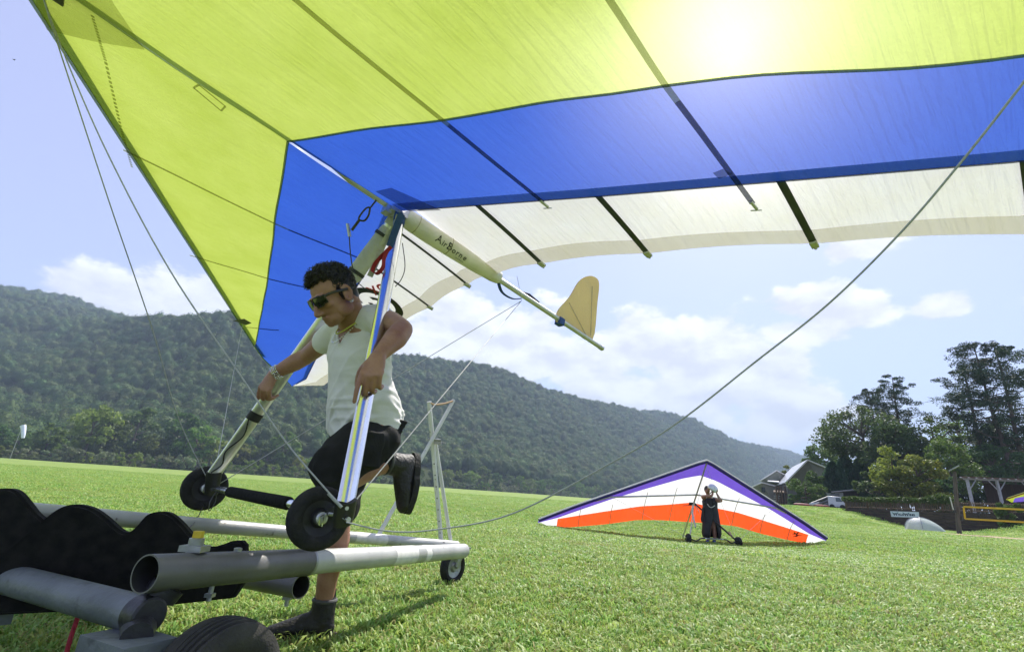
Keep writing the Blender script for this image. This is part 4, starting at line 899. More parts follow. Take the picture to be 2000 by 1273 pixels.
# arms and hands
def hand(mb_, wrist, palm_dir, back_n, thumb_side, curls, scale=1.0, spread=0.010, thumb=None):
    """palm from the wrist along palm_dir; back_n points out of the back of the hand; fingers curl away from back_n"""
    d = palm_dir.normalized(); n = (back_n - d * back_n.dot(d)).normalized(); s_ = d.cross(n) * thumb_side
    k = wrist + d * (.088 * scale)
    limb(mb_, [wrist - d * .01, wrist + d * .04 * scale, k], [(.027 * scale, .019 * scale), (.038 * scale, .017 * scale), (.040 * scale, .013 * scale)], 18, side=s_)
    LN = [(.046, .028, .022), (.050, .031, .024), (.046, .029, .023), (.036, .022, .020)]
    for i in range(4):
        o = s_ * ((.030 - .0205 * i) * scale); b = k + o + n * .001 - d * (.004 * abs(i - 1)) * scale
        a1, a2, a3 = curls[i]; p = b; pts_ = [b - d * .02 * scale, b]; ang = 0
        for ln, aa in zip(LN[i], (a1, a2, a3)):
            ang += aa; dirv = d * math.cos(ang) - n * math.sin(ang) + s_ * (spread * (1.5 - i)); p = p + dirv.normalized() * ln * scale; pts_.append(p)
        limb(mb_, pts_, [.0100 * scale, .0098 * scale, .0090 * scale, .0082 * scale, .0070 * scale], 10, sub=3)
        mb_.ball(b + n * .004, .0092 * scale, sub=2)
    tb = wrist + d * .028 * scale + s_ * .026 * scale - n * .006
    t_dirs = thumb or (s_ * .55 + d * .65 - n * .45, s_ * .15 + d * .75 - n * .6, d * .8 - n * .6)
    p = tb; pts_ = [wrist + d * .012 + s_ * .012 - n * .004, tb]
    for dv_, ln in zip(t_dirs, (.036, .030, .024)): p = p + dv_.normalized() * ln * scale; pts_.append(p)
    limb(mb_, pts_, [.014 * scale, .0145 * scale, .0115 * scale, .0105 * scale, .008 * scale], 10, sub=3)
elL, wrL = X(786, 644, 1.96), X(738, 697, 1.79)
limb(body, [shL, shL.lerp(elL, .5) + UP * .01, elL], [.056, .052, .043], 18)
limb(body, [elL, elL.lerp(wrL, .30) + UP * -.004, elL.lerp(wrL, .7), wrL], [.043, .046, .034, (.028, .022)], 18)
tdir = (g_w(CL) - g_w(topn)).normalized()                        # down along the near upright
toC = (CO - wrL).normalized()
hand(body, wrL, (tdir + Vector((-0.16, 0, 0))).normalized(), toC + Vector((-0.25, 0, .2)), 1, [(.25, .25, .15), (.75, .9, .5), (.85, 1.0, .6), (.95, 1.0, .6)], 1.06, thumb=None)
elR, wrR = X(598, 696, 2.45), X(534, 730, 2.43)
limb(body, [shR, shR.lerp(elR, .5), elR], [.054, .050, .041], 18)
limb(body, [elR, elR.lerp(wrR, .35), elR.lerp(wrR, .75), wrR], [.042, .044, .034, (.028, .022)], 18)
fdir = (g_w(CRr) - g_w(topf)).normalized()
toC2 = (CO - wrR).normalized()
hand(body, wrR, (fdir * 0.9 + Vector((0.0, 0, -.35))).normalized(), toC2 + Vector((-.75, 0, .15)), 1, [(.35, .5, .3), (.6, .9, .5), (.7, 1.0, .6), (.8, 1.0, .6)], 1.04)
# legs
hL, hR = X(733, 838, 2.19), X(688, 850, 2.33)
kL, aL = X(640, 930, 1.985), X(768, 905, 2.20)
kR, aR = X(657, 1000, 2.17), X(632, 1186, 2.12)
limb(body, [hL, hL.lerp(kL, .5), kL], [.085, .075, .058], 20)
cm = kL.lerp(aL, .32) + Vector((0, 0, -.018)); limb(body, [kL, cm, kL.lerp(aL, .7), aL], [.056, .059, .042, .036], 20)
limb(body, [hR, hR.lerp(kR, .5), kR], [.085, .075, .058], 20)
limb(body, [kR, kR.lerp(aR, .3) + BH * -.015, kR.lerp(aR, .7), aR], [.055, .060, .044, .037], 20)
def foot_dir(a, fd, sl): limb(body, [a, a + sl * .05 + fd * .01], [.036, .034], 14)
fdR = Vector((-0.93, -0.36, 0)).normalized()
foot_dir(aR, fdR, Vector((0, 0, -1)))
soleL = (X(735, 960, 1.9) - X(770, 950, 2.2)).normalized()
fdL = (X(756, 1014, 2.10) - X(775, 903, 2.20)).normalized()
slL = Vector((-0.55, -0.78, 0.0)); slL = (slL - fdL * slL.dot(fdL)).normalized()     # the way the lifted sole faces... away from the shin
shinL = (aL - kL).normalized()
foot_dir(aL, fdL, shinL * 0.8)
fuse(body, 'body', M_skin, man, 0.0045, 3, 0.5)
# t-shirt
tee = MB()
limb(tee, [X(711, 833, 2.285), X(708, 792, 2.28), X(705, 740, 2.275), X(703, 690, 2.27), X(702, 652, 2.265), X(697, 632, 2.255)], [(.190, .142), (.176, .130), (.160, .116), (.176, .122), (.150, .100), (.085, .070)], 32, side=BL)
limb(tee, [sh_c + BL * .04, shL, shL.lerp(elL, .30)], [.070, .064, .058], 22)
limb(tee, [sh_c - BL * .04, shR, shR.lerp(elR, .42)], [.066, .057, .054], 22)
FA = (BL * .75 + UP * .66).normalized(); FB = (BL * -.62 + UP * .78).normalized()
def tee_wr(p):
    q = p - man.location; h = q.z
    def fold(d, across, k, seed):                     # long soft folds running along d
        a = d.cross(BH).normalized(); v = Vector((q.dot(a) * across, q.dot(d) * k, q.dot(BH) * k * .8 + seed)); x = mnoise.noise(v); return (1 - abs(x) * 2.2) ** 3 if abs(x) < .45 else 0
    low = sstep(1.28, 1.0, h)
    w = fold(FA, 17, 3.2, 1.0) * (.004 + .007 * low) + fold(FB, 13, 2.4, 4.0) * (.001 + .003 * low) + fold(BL, 22, 3.5, 9.0) * .006 * low + mnoise.noise(q * 5) * .008
    return w * (.35 + 1.1 * sstep(-.3, .5, mnoise.noise(q * 4.3 + Vector((7, 2, 5))))) + .003 + .010 * low
nkc = X(690, 634, 2.23)
def tee_cut(p):
    q = p - nkc; f, l, z = q.dot(BH), q.dot(BL), q.z
    if f > .0 and z > -.115 + abs(l) * 1.7: return abs(l) < .066
    return z > .0 and math.hypot(f, l) < .075
o = fuse(tee, 't_shirt', M_tee, man, 0.007, 5, 0.6, tee_wr, tee_cut)
bm = bmesh.new(); bm.from_mesh(o.data); be = [e for e in bm.edges if len(e.link_faces) == 1]; nxt = {}
for e in be: nxt.setdefault(e.verts[0].index, []).append(e.verts[1].index); nxt.setdefault(e.verts[1].index, []).append(e.verts[0].index)
bm.verts.ensure_lookup_table(); seen = set(); loops = []
for k0 in nxt:
    if k0 in seen: continue
    lp = [k0]; seen.add(k0)
    while True:
        c_ = [q for q in nxt[lp[-1]] if q not in seen]
        if not c_: break
        lp.append(c_[0]); seen.add(c_[0])
    loops.append(lp)
lp = max(loops, key=len); pp_ = [bm.verts[i].co.copy() + man.location for i in lp]; bm.free()
for _ in range(6): pp_ = [(pp_[i - 1] + pp_[i] * 2 + pp_[(i + 1) % len(pp_)]) / 4 for i in range(len(pp_))]
MB().sweep(pp_[::2], .0062, 8, closed=True).build('collar', M_tee, o)
md = o.modifiers.new('thickness', 'SOLIDIFY'); md.thickness = .004; md.offset = 1
# V neck: skin showing at the throat, with a chain
nk = [hp(-.045, -.052, -.120)]
# shorts
shp = MB()
limb(shp, [X(708, 806, 2.255), X(710, 835, 2.265), X(710, 866, 2.27)], [(.145, .100), (.152, .112), (.168, .134)], 30, side=BL)
limb(shp, [hL - UP * .05, hL.lerp(kL, .45), hL.lerp(kL, .86)], [.116, .118, .108], 24)
limb(shp, [hR - UP * .05, hR.lerp(kR, .45), hR.lerp(kR, .90)], [.114, .108, .100], 24)
pk_ = hL.lerp(kL, .45) + BL * .11 - UP * .0; shp.box(pk_, (.03, .13, .15), (BL, BH, UP))
shp.box(X(768, 838, 2.20), (.03, .085, .10), (BL, BH, (UP + BH * -.5).normalized()))
def sh_wr(p):
    q = p - man.location; return mnoise.noise(Vector((q.x * 8 + q.z * 7, q.y * 8, q.z * 11))) * .013 + mnoise.noise(Vector((q.x * 22, q.y * 22, q.z * 14))) * .005
fuse(shp, 'shorts', M_shorts, man, 0.007, 4, 0.6, sh_wr)
# shoes and socks
def shoe(a, fd, sl, name, k=1.0):
    """a: ankle; fd: toward the toes; sl: toward the sole"""
    fd = fd.normalized(); sl = (sl - fd * sl.dot(fd)).normalized(); sd2 = fd.cross(sl)
    b = MB(); fd = fd * k; h = a + sl * .075 - fd * .025
    limb(b, [h, h + fd * .07 - sl * .012, h + fd * .15 - sl * .0, h + fd * .225 + sl * .010], [(.036, .046), (.043, .050), (.046, .036), (.034, .022)], 18, side=sd2)
    limb(b, [a - sl * .035, a + sl * .02, h + fd * .02 - sl * .01], [(.046, .052), (.045, .052), (.042, .05)], 18, side=sd2)
    s_ = fuse(b, 'shoe', M_leather, man, 0.006, 4, 0.6)
    out_ = []
    for w in np.linspace(0, 2 * math.pi, 33)[:-1]:
        c_, s2 = math.cos(w), math.sin(w); x = .1 + .148 * c_; y = (.041 if c_ < 0 else .049) * s2 * (1 - .10 * (c_ > .6)); out_.append(h + fd * x + sd2 * y)
    n_ = len(out_); t0 = [p + sl * .022 for p in out_]; t1 = [p + sl * .052 for p in out_]
    MB().add(t0 + t1, [tuple(range(n_)), tuple(range(2 * n_ - 1, n_ - 1, -1))] + [(i, n_ + i, n_ + (i + 1) % n_, (i + 1) % n_) for i in range(n_)]).build('sole', M_sole, s_)
    MB().sweep([a - sl * .030 + (fd * math.cos(w) * .047 / k + sd2 * math.sin(w) * .05) for w in np.linspace(0, 6.283, 25)[:-1]], .008, 8, closed=True).build('padded_collar', M_collar, s_)
    lc = MB()
    for k in range(5):
        c0 = h + fd * (.085 + .022 * k) - sl * (.052 - .008 * k); lc.sweep(crom([c0 - sd2 * .024 + sl * .012, c0 - sl * .002, c0 + sd2 * .024 + sl * .012], 3), .0028, 6)
    lc.build('laces', M_collar, s_)
    MB().sweep([a - sl * .075, a - sl * .03, a + sl * .02], [(.039, .042), (.041, .045), (.042, .046)], 20, side=sd2).build('sock', M_sock, man)
    return s_
shoe(Vector((aR.x, aR.y, aR.z)), fdR, Vector((0, 0, -1)), 'shoe')
shoe(aL, fdL, shinL, 'shoe', .92)
# hair: a close cap and hundreds of small curls
rng_ = random.Random(3); hb = MB()
hb.ball(hp(-.026, 0, .032), (.094, .080, .093), hax, 3)
hb.ball(hp(-.060, 0, -.018), (.048, .060, .060), hax, 2)
for i in range(3400):
    z = rng_.uniform(-.75, 1); w = rng_.uniform(0, 6.283); r_ = math.sqrt(1 - z * z); q = Vector((r_ * math.cos(w), r_ * math.sin(w), z))
    f, l, u = q.x, q.y, q.z
    if f > .40 and u < .42: continue
    if f > -.15 and u < -.05 and abs(l) < 2: 
        if f > -.28 or u < -.75: continue
    vol = 1.0 + .06 * max(0, u) + .26 * max(0, f) * max(0, u) - .10 * max(0, -u)
    p = hp(-.022 + f * .098 * vol, l * .080 * vol, .026 + u * .096 * vol)
    nrm = (Fh * f + Hl * l + Hu * u).normalized(); t1 = nrm.orthogonal().normalized(); t1 = (Matrix.Rotation(rng_.uniform(0, 6.28), 3, nrm) @ t1); t2 = nrm.cross(t1)
    rc = rng_.uniform(.004, .012); ph = rng_.uniform(0, 6.28); L_ = rng_.uniform(.004, .024) * (.55 + .6 * max(0, u) + .35 * max(0, f))
    pts_ = [p - nrm * .012 + nrm * (L_ * k / 5) + t1 * (rc * math.cos(ph + k * 1.05)) + t2 * (rc * math.sin(ph + k * 1.05)) for k in range(6)]
    hb.sweep(pts_, [.0022, .0022, .0021, .0018, .0014, .0007], 5, caps=False)
hb.build('hair', M_hair, man)
st = MB()
for i in range(260):                                                      # sideburns and stubble-length hair behind the ear
    s_ = rng_.choice((1, -1)); p = hp(rng_.uniform(.004, .02), s_ * rng_.uniform(.070, .076), rng_.uniform(-.03, .03)); st.sweep([p, p + Hu * -.007 + Fh * rng_.uniform(-.003, .003)], .0013, 3)
o = st.build('sideburns', M_hair, man); o['kind'] = 'stuff'
# sunglasses
gb = MB(); ln = MB()
for s_ in (1, -1):
    rows_ = [[hp(.099 - .9 * (l_ - .006) ** 2 * 6 - .10 * abs(u_), s_ * l_, .002 + u_ * (1 - .25 * (l_ > .05))) for u_ in np.linspace(-.023, .019, 6)] for l_ in np.linspace(.006, .066, 9)]
    ln.grid(rows_)
    edge = [r[0] for r in rows_] + rows_[-1][1:] + [r[-1] for r in rows_[::-1]][1:] + rows_[0][::-1][1:-1]
    gb.sweep(edge, .0028, 6, closed=True)
    gb.sweep(crom([rows_[-1][4], hp(.055, s_ * .078, .010), hp(.02, s_ * .081, .004), hp(-.02, s_ * .081, -.004)], 5), [(.006, .0022)] * 16, 8, side=Hu)
gb.sweep(crom([hp(.099, .007, .008), hp(.102, 0, .009), hp(.099, -.007, .008)], 3), .003, 6)
g_ = gb.build('sunglasses', M_frame, man); ln.build('lens', M_lens, g_)
# neck cord and chain, earrings, bracelets
def ring_about(c, ax_, r, drop, n=28):
    ax_ = ax_.normalized(); a = (BH - ax_ * BH.dot(ax_)).normalized(); b = ax_.cross(a)
    return [c + a * (r * math.cos(w) * (1.12)) + b * (r * math.sin(w)) - UP * (drop * max(0, math.cos(w)) ** 1.5) for w in np.linspace(0, 2 * math.pi, n + 1)[:-1]]
nb = X(690, 628, 2.22); nax = (hp(-.035, 0, -.06) - X(694, 636, 2.19))
MB().sweep(ring_about(nb, nax, .068, .030), .0034, 8, closed=True).build('neck_cord', M_gold, man)
ch = ring_about(X(689, 631, 2.22), nax, .076, .062, 60); cb = MB()
for i, p in enumerate(ch): cb.ball(p, .0042, sub=1)
cb.build('necklace', M_silver, man)
eb = MB(); ep = hp(-.006, .081, -.052)
for k in range(2): eb.sweep([ep + Fh * (-.008 * k) + Fh * (.006 * math.cos(w)) + Hu * (.006 * math.sin(w)) for w in np.linspace(0, 6.283, 11)[:-1]], .0014, 6, closed=True)
eb.build('earrings', M_silver, man)
for off_ in (.012, .030):
    c = wrR.lerp(elR, off_ / .2); a = (elR - wrR).normalized(); b1 = a.orthogonal().normalized(); b2 = a.cross(b1); cb = MB()
    for k in range(18):
        w = k / 18 * 6.283; p = c + b1 * (.034 * math.cos(w)) + b2 * (.034 * math.sin(w)); t_ = (b1 * -math.sin(w) + b2 * math.cos(w))
        cb.sweep([p + t_ * (.007 * math.cos(q)) + a * (.006 * math.sin(q)) for q in np.linspace(0, 6.283, 9)[:-1]], .0019, 5, closed=True)
    cb.build('bracelet', M_silver, man)
# ---------------------------------------------------------------- second glider on the field
M_purple = cloth_mat('purple_sailcloth', (0.15, 0.085, 0.52), trans=0.5, glow=0.0)
M_orange = cloth_mat('orange_sailcloth', (0.95, 0.10, 0.02), trans=0.6, glow=0.0)
M_white2 = cloth_mat('bright_white_sailcloth', (0.88, 0.88, 0.86), trans=0.55, glow=0.0)
M_dkpurple = cloth_mat('dark_purple_sailcloth', (0.10, 0.07, 0.36), trans=0.35, glow=0.0)
FG_A = Vector((5.8675, 15.5393, 0.707)); FG_R = Matrix(((0.0293, 0.999, -0.035), (-0.6823, 0.0456, 0.7297), (0.7305, 0.0025, 0.6829)))
def fLE(s): return interp(s, [0, .1, 3.67, 4.62], [1.57, 1.54, -.52, -1.12])
def fTE(s): return interp(s, [0, .08, .76, 1.58, 2.48, 3.41, 4.14, 4.62], [-.77, -.77, -.76, -.82, -1.07, -1.26, -1.38, -1.14])
def fPW(s): return min(fLE(s), interp(s, [0, .52, 2.49, 4.04, 4.62], [1.0, .84, -.12, -1.0, -1.2]))
def fWO(s): return min(fPW(s), max(fTE(s), interp(s, [0, .05, .87, 1.52, 4.0, 4.62], [-.07, -.08, -.24, -.35, -1.03, -1.12])))
def fz(x, s): c = max(fLE(s) - fTE(s), .01); t = (fLE(s) - x) / c; return 0.13 * math.sin(math.pi * min(1, max(0, t))) * min(1, c / 1.5) * 0.9
def small_glider(name, label, group, mats, wheels=True, loc=FG_A, rot=FG_R):
    g = thing(name, label, 'hang glider', loc, group); g.rotation_euler = rot.to_euler()
    P = lambda m_, n_, mt, p=None, **k: m_.build(n_, mt, p or g, local=True, **k)
    for sg in (1, -1):
        def sheet(fa, fb, s0=0.0, s1=4.62, n=30, dz=0.0):
            rr_ = []
            for i in range(n + 1):
                s = lerp(s0, s1, i / n); a, b = fa(s), min(fb(s), fa(s)); rr_.append([(lerp(a, b, j / 6), sg * s, fz(lerp(a, b, j / 6), s) + dz) for j in range(7)])
            return MB().grid(rr_)
        P(sheet(fLE, fPW), 'front_panel', mats[0], angle=180); P(sheet(fPW, fWO), 'middle_panel', mats[1], angle=180)
        P(sheet(fWO, fTE, 0, 4.02), 'rear_panel', mats[2], angle=180); P(sheet(fWO, fTE, 4.02, 4.62, 6), 'tip_panel', mats[1], angle=180)
        P(MB().sweep([(fLE(s) + .01, sg * s, -.005) for s in np.linspace(.0, 4.6, 24)], [(.055, .03)] * 24, 10, side=Vector((1, 0, 0))), 'leading_edge', mats[3])
        P(MB().sweep([(fLE(s) + .070, sg * s, .004) for s in np.linspace(.0, 4.6, 24)], .024, 8), 'edge_trim', mats[1])
        P(MB().sweep([(.36, 0, -.03), (.04, sg * 2.55, -.02), (fLE(3.0) - .03, sg * 2.98, 0)], .026, 10), 'cross_spar', M_alu_dull)
        for s in (.57, 1.42, 2.4, 3.36):
            x0, x1 = fLE(s) - (.15 if s > 3 else .8 if s < 1 else .55), fTE(s) + .01
            P(MB().sweep([(x, sg * s, fz(x, s) - .012) for x in np.linspace(x0, x1, 8)], .010, 6), 'batten', M_alu_dull)
    P(MB().sweep([(1.56, 0, -.03), (-1.50, 0, -.03)], .024, 10), 'keel', M_alu_dull)
    ap = Vector((0.05, 0, -.05))
    for sg in (1, -1):
        bs = Vector((.138, sg * .674, -1.514)); P(MB().sweep([ap, bs], [(.030, .014)] * 2, 12, side=Vector((1, 0, 0))), 'downtube', M_bag if sg < 0 else M_blk)
        P(MB().sweep([Vector((1.45, 0, -.03)), bs], .004, 5), 'rigging_wire', M_cable); P(MB().sweep([Vector((-1.3, 0, -.03)), bs], .004, 5), 'rigging_wire', M_cable)
        P(MB().sweep([Vector((.04, sg * 2.5, -.03)), bs], .004, 5), 'rigging_wire', M_cable)
        if wheels:
            w = bpy.data.objects.new('wheel', None); COL.objects.link(w); w.parent = g; c = bs + Vector((.0, sg * .03, -.0)); ax_ = Vector((.10, 1, .12 * sg))
            P(MB().lathe([(-.03, .03), (-.055, .07), (-.06, .10), (-.035, .128), (.035, .128), (.06, .10), (.055, .07), (.03, .03)], c, ax_, 28), 'tyre', M_rubber, w)
            P(MB().lathe([(-.05, .001), (-.05, .04), (.05, .04), (.05, .001)], c, ax_, 16), 'hub', M_blk, w)
    b0, b1 = Vector((.138, -.64, -1.514)), Vector((.138, .64, -1.514))
    bb = P(MB().sweep(crom([b0, b0.lerp(b1, .12) + Vector((-.03, 0, -.03)), b0.lerp(b1, .26) + Vector((.05, 0, 0)), b0.lerp(b1, .74) + Vector((.05, 0, 0)), b0.lerp(b1, .88) + Vector((-.03, 0, -.03)), b1], 5), .018, 10), 'base_bar', M_blk)
    P(MB().sweep([b0.lerp(b1, .30) + Vector((.05, 0, .0)), b0.lerp(b1, .70) + Vector((.05, 0, .0))], .0215, 10), 'bar_grip', M_alu, bb)
    return g, P
fg, FP = small_glider('hang_glider', 'purple white and orange hang glider standing nose up on the far lawn', None, (M_purple, M_white2, M_orange, M_dkpurple))
FP(MB().box((-.02, -.05, -.02), (.10, .16, .03)).sweep([(-.02, -.35, -.12), (-.05, .0, -.02)], .01, 6), 'hang_point', M_blk)
FP(MB().sweep(crom([(.0, .02, -.06), (.02, .04, -.25), (.0, .05, -.38)], 4), [(.02, .004)] * 9, 6), 'hang_strap', M_bag)
FP(MB().sweep([(-.02, -.03, -.05), (.20, -.30, -.62), (.25, -.42, -1.2)], [(.02, .02), (.03, .03), (.02, .02)], 8), 'backup_strut', M_cable)
FP(MB().sweep([(.12, .60, -1.36), (.14, .57, -1.20)], [(.02, .02), (.045, .045)], 10), 'wheel_pouch', M_rope)
mbk = MB(); c_ = Vector((-1.02, 3.62, fz(-1.02, 3.62) - .02))     # bird-like emblem near the tip
for pts_ in ([(-.02, -.16), (.05, -.06), (.02, -.02), (.12, .02), (.02, .05), (-.02, .0)], [(.0, -.02), (-.04, .10), (-.02, .24), (-.06, .12), (-.08, .0)], [(-.05, .02), (-.10, -.10), (-.12, .08)], [(.02, -.04), (.10, -.12), (.04, -.10)]):
    mbk.add([c_ + Vector((a, b, 0)) for a, b in pts_], [tuple(range(len(pts_)))])
FP(mbk, 'sail_emblem', M_black_ink, smooth=False)
# glider half out of the picture on the right
M_lime = cloth_mat('lime_sailcloth', (0.42, 0.50, 0.05), trans=0.45, glow=0.0); M_crim = cloth_mat('crimson_sailcloth', (0.45, 0.03, 0.05), trans=0.4, glow=0.0)
tipw = at(1966, 974, 33.0); small_glider('hang_glider', 'lime green hang glider with purple and red rear bands at the right picture edge', None, (M_lime, M_lime, M_purple, M_crim), True, tipw - FG_R @ Vector((-1.12, -4.62, 0)), FG_R)

# ---------------------------------------------------------------- pilot in a harness
M_harness = pmat('black_harness_nylon', (0.014, 0.014, 0.016), (0.028, 0.028, 0.03), scale=8, rough=0.7, bump=0.3, bscale=60)
M_navy = pmat('blue_shoe', (0.06, 0.10, 0.25), rough=0.7)
ZP = lambda x, y, d: at(1300 + x * .1257, 920 + y * .1257, d)
pil = thing('person', 'pilot in a long black harness lifting a white helmet in front of the purple glider', 'person', gp(1391, 1061, -0.36))
D0 = (gp(1391, 1061, -0.36) - CO).dot(_f)
def DZ(y): return D0 + (1100 - y) * .00055   # the picture plane leans back, a standing body does not
def Y(x, y, dd=0): return ZP(x, y, DZ(y) + dd)
pb_ = MB()
limb(pb_, [Y(690, 760), Y(688, 600), Y(688, 460), Y(680, 420)], [(.12, .08), (.12, .08), (.15, .085), (.10, .07)], 18, side=Vector((1, 0, 0)))
limb(pb_, [Y(672, 420), Y(660, 360), Y(650, 330)], [.055, .055, .06], 12)
pb_.ball(Y(648, 292), (.078, .09, .115), None, 2); pb_.ball(Y(640, 310, -.07), (.02, .03, .03), None, 1)
limb(pb_, [Y(600, 425), Y(580, 395, -.12), Y(650, 385, -.28)], [.055, .05, .042], 12); limb(pb_, [Y(650, 385, -.28), Y(715, 375, -.26), Y(735, 335, -.2)], [.042, .036, .028], 12)
limb(pb_, [Y(772, 430), Y(815, 460, -.10), Y(862, 458, -.15)], [.052, .05, .042], 12); limb(pb_, [Y(862, 458, -.15), Y(825, 400, -.15), Y(795, 345, -.12)], [.042, .036, .027], 12)
for (x, y, dd) in ((738, 330, -.19), (795, 335, -.11)):
    for k in range(4): limb(pb_, [Y(x, y, dd), Y(x + (k - 1.5) * 9, y - 20, dd - .02), Y(x + (k - 1.5) * 10 + 3, y - 34, dd + .01)], [.012, .010, .008], 8)
    limb(pb_, [Y(x, y, dd), Y(x - 14, y - 10, dd)], [.012, .009], 8)
for xa, xb in ((690, 664), (742, 764)): limb(pb_, [Y(xa, 740), Y((xa + xb) / 2, 880), Y(xb, 980), Y(xb, 1085)], [(.085, .09), .062, .058, .038], 12)
fuse(pb_, 'body', M_skin, pil, 0.014, 2, 0.5)
rows_ = []
for y, xl, xr, dp in ((418, 598, 772, .125), (470, 572, 800, .14), (560, 585, 800, .14), (640, 585, 815, .15), (740, 580, 830, .17), (860, 576, 850, .19), (960, 570, 862, .20), (1030, 590, 840, .19)):
    c = Y((xl + xr) / 2, y, .03); hw = (Y(xr, y) - Y(xl, y)).length / 2; rows_.append([c + Vector((hw * math.sin(w), -dp * math.cos(w), 0)) for w in np.linspace(.0 if y < 745 else .22 + (y - 745) * .0011, 6.283 if y < 745 else 6.063 - (y - 745) * .0011, 25)])
hn = MB().grid(rows_).build('harness', M_harness, pil)
so_ = hn.modifiers.new('thickness', 'SOLIDIFY'); so_.thickness = 0.02; so_.offset = 0
MB().sweep(crom([Y(648, 505, -.13), Y(680, 548, -.15), Y(720, 560, -.15), Y(765, 530, -.13)], 4), .012, 6).build('chest_handle', M_bag, pil)
MB().sweep([Y(585, 560, -.03), Y(565, 740, -.05), Y(568, 790, -.05)], [(.03, .02), (.04, .03), (.025, .02)], 8).build('side_pouch', M_harness, pil)
for s_ in (-1, 1): MB().sweep([Y(690 + s_ * 70, 415, -.02), Y(690 + s_ * 62, 500, -.14)], [(.03, .008)] * 2, 8, side=Vector((1, 0, 0))).build('shoulder_strap', M_harness, pil)
MB().ball(Y(642, 280, .015), (.083, .095, .11), None, 2).build('hair', M_hair, pil)
for x in (650, 752): MB().sweep([Y(x + 6, 1080, .06), Y(x, 1092, -.03), Y(x - 3, 1110, -.14)], [(.04, .05), (.048, .05), (.035, .03)], 12).build('shoe', M_navy, pil)
hel = thing('helmet', 'white helmet held up at the head of the pilot in black', 'helmet', Y(735, 272, -.22))
M_helm = pmat('white_helmet_shell', (0.78, 0.82, 0.82), (0.72, 0.77, 0.77), scale=4, rough=0.25, coat=0.4)
hc = hel.location.copy(); hm = MB(); bm = bmesh.new(); bmesh.ops.create_icosphere(bm, subdivisions=3, radius=1)
ha = (Vector((.75, -.2, -.55)).normalized(), Vector((.2, 1, 0)).normalized(), Vector((.55, 0, .8)).normalized())
for v in list(bm.verts):
    if v.co.z < -.55 or (v.co.x > .75 and v.co.z < .05): bm.verts.remove(v)
bm.verts.index_update(); hm.add([hc + ha[0] * (v.co.x * .155) + ha[1] * (v.co.y * .118) + ha[2] * (v.co.z * .125) for v in bm.verts], [tuple(v.index for v in f.verts) for f in bm.faces]); bm.free()
hs = hm.build('shell', M_helm, hel); md = hs.modifiers.new('thickness', 'SOLIDIFY'); md.thickness = .02
MB().sweep(crom([hc + ha[0] * .02 + ha[1] * .1 - ha[2] * .06, hc - ha[2] * .17, hc + ha[0] * .02 - ha[1] * .1 - ha[2] * .06], 5), [(.010, .002)] * 11, 6).build('chin_strap', M_blk, hel)
# ---------------------------------------------------------------- right hand side: wall, fence, banner, tent, court, pavilion
M_wall = pmat('dark_brown_timber_wall', (0.050, 0.034, 0.024), (0.085, 0.058, 0.040), scale=1.4, rough=0.9, bump=0.5, bscale=5, col3=(0.03, 0.024, 0.018), scale3=3, th3=(.5, .7), stretch=(1, 1, 3))
M_wood_br = pmat('weathered_brown_wood', (0.16, 0.105, 0.066), (0.10, 0.066, 0.044), scale=4, rough=0.85, bump=0.3, bscale=20)
M_wood_gr = pmat('grey_painted_timber', (0.36, 0.38, 0.40), (0.28, 0.30, 0.31), scale=5, rough=0.7)
M_pole = pmat('creosoted_pole', (0.075, 0.06, 0.048), (0.12, 0.10, 0.08), scale=3, rough=0.9, bump=0.5, bscale=12, stretch=(3, 3, .4))
M_gravel = pmat('pale_gravel', (0.26, 0.22, 0.185), (0.19, 0.16, 0.135), scale=3, rough=1.0, bump=0.4, bscale=30)
M_soil = pmat('bare_tan_soil', (0.42, 0.31, 0.20), (0.34, 0.25, 0.15), scale=1.5, rough=1.0, bump=0.5, bscale=12)
def wp(s, t, z): return Vector((WALL0.x + _wd.x * s + _wn.x * t, WALL0.y + _wd.y * s + _wn.y * t, z))
W3, N3 = Vector((_wd.x, _wd.y, 0)), Vector((_wn.x, _wn.y, 0))
def wz(s): return lerp(1.22, 1.48, s / WLEN)      # top of the wall
wall = thing('retaining_wall', 'low dark brown retaining wall below the picket fence', 'wall', wp(0, 0, 0))
S_ = np.linspace(-.3, WLEN + 4.5, 15)
NC = 7
for k in range(NC):                               # courses of timber, each a little proud of or behind the next
    mb_ = MB(); of = (-0.012 if k % 2 else 0.0) - 0.004 * k % 3
    for a, b in zip(S_[:-1], S_[1:]):
        z0, z1 = lerp(-.55, 1, 0), 0
        lo, hi = lambda s: lerp(-.55, wz(s), k / NC) + .006, lambda s: lerp(-.55, wz(s), (k + 1) / NC) - .006
        q = [wp(a, -.12 + of, lo(a)), wp(b - .006, -.12 + of, lo(b)), wp(b - .006, .12, lo(b)), wp(a, .12, lo(a)), wp(a, -.12 + of, hi(a)), wp(b - .006, -.12 + of, hi(b)), wp(b - .006, .12, hi(b)), wp(a, .12, hi(a))]
        mb_.add(q, [(0, 3, 2, 1), (4, 5, 6, 7), (0, 1, 5, 4), (1, 2, 6, 5), (2, 3, 7, 6), (3, 0, 4, 7)])
    o = mb_.build('timber_course', M_wall, wall, smooth=False)
q = [wp(-6, .14, LOT_Z), wp(WLEN + 30, .14, wz(WLEN) - .12), wp(WLEN + 30, 40, 1.5), wp(-6, 40, 1.3)]
tag(MB().add(q, [(0, 1, 2, 3)]).build('terrace', M_gravel, None, smooth=False), 'pale gravel terrace behind the retaining wall', None, None, 'structure')
q = [at(u, v, d) for u, v, d in ((1530, 991, 62), (1600, 995.5, 55), (1652, 998, 50), (1660, 994, 90), (1560, 990, 100), (1500, 988, 90))]
for p in q: p.z = LOT_Z + .03
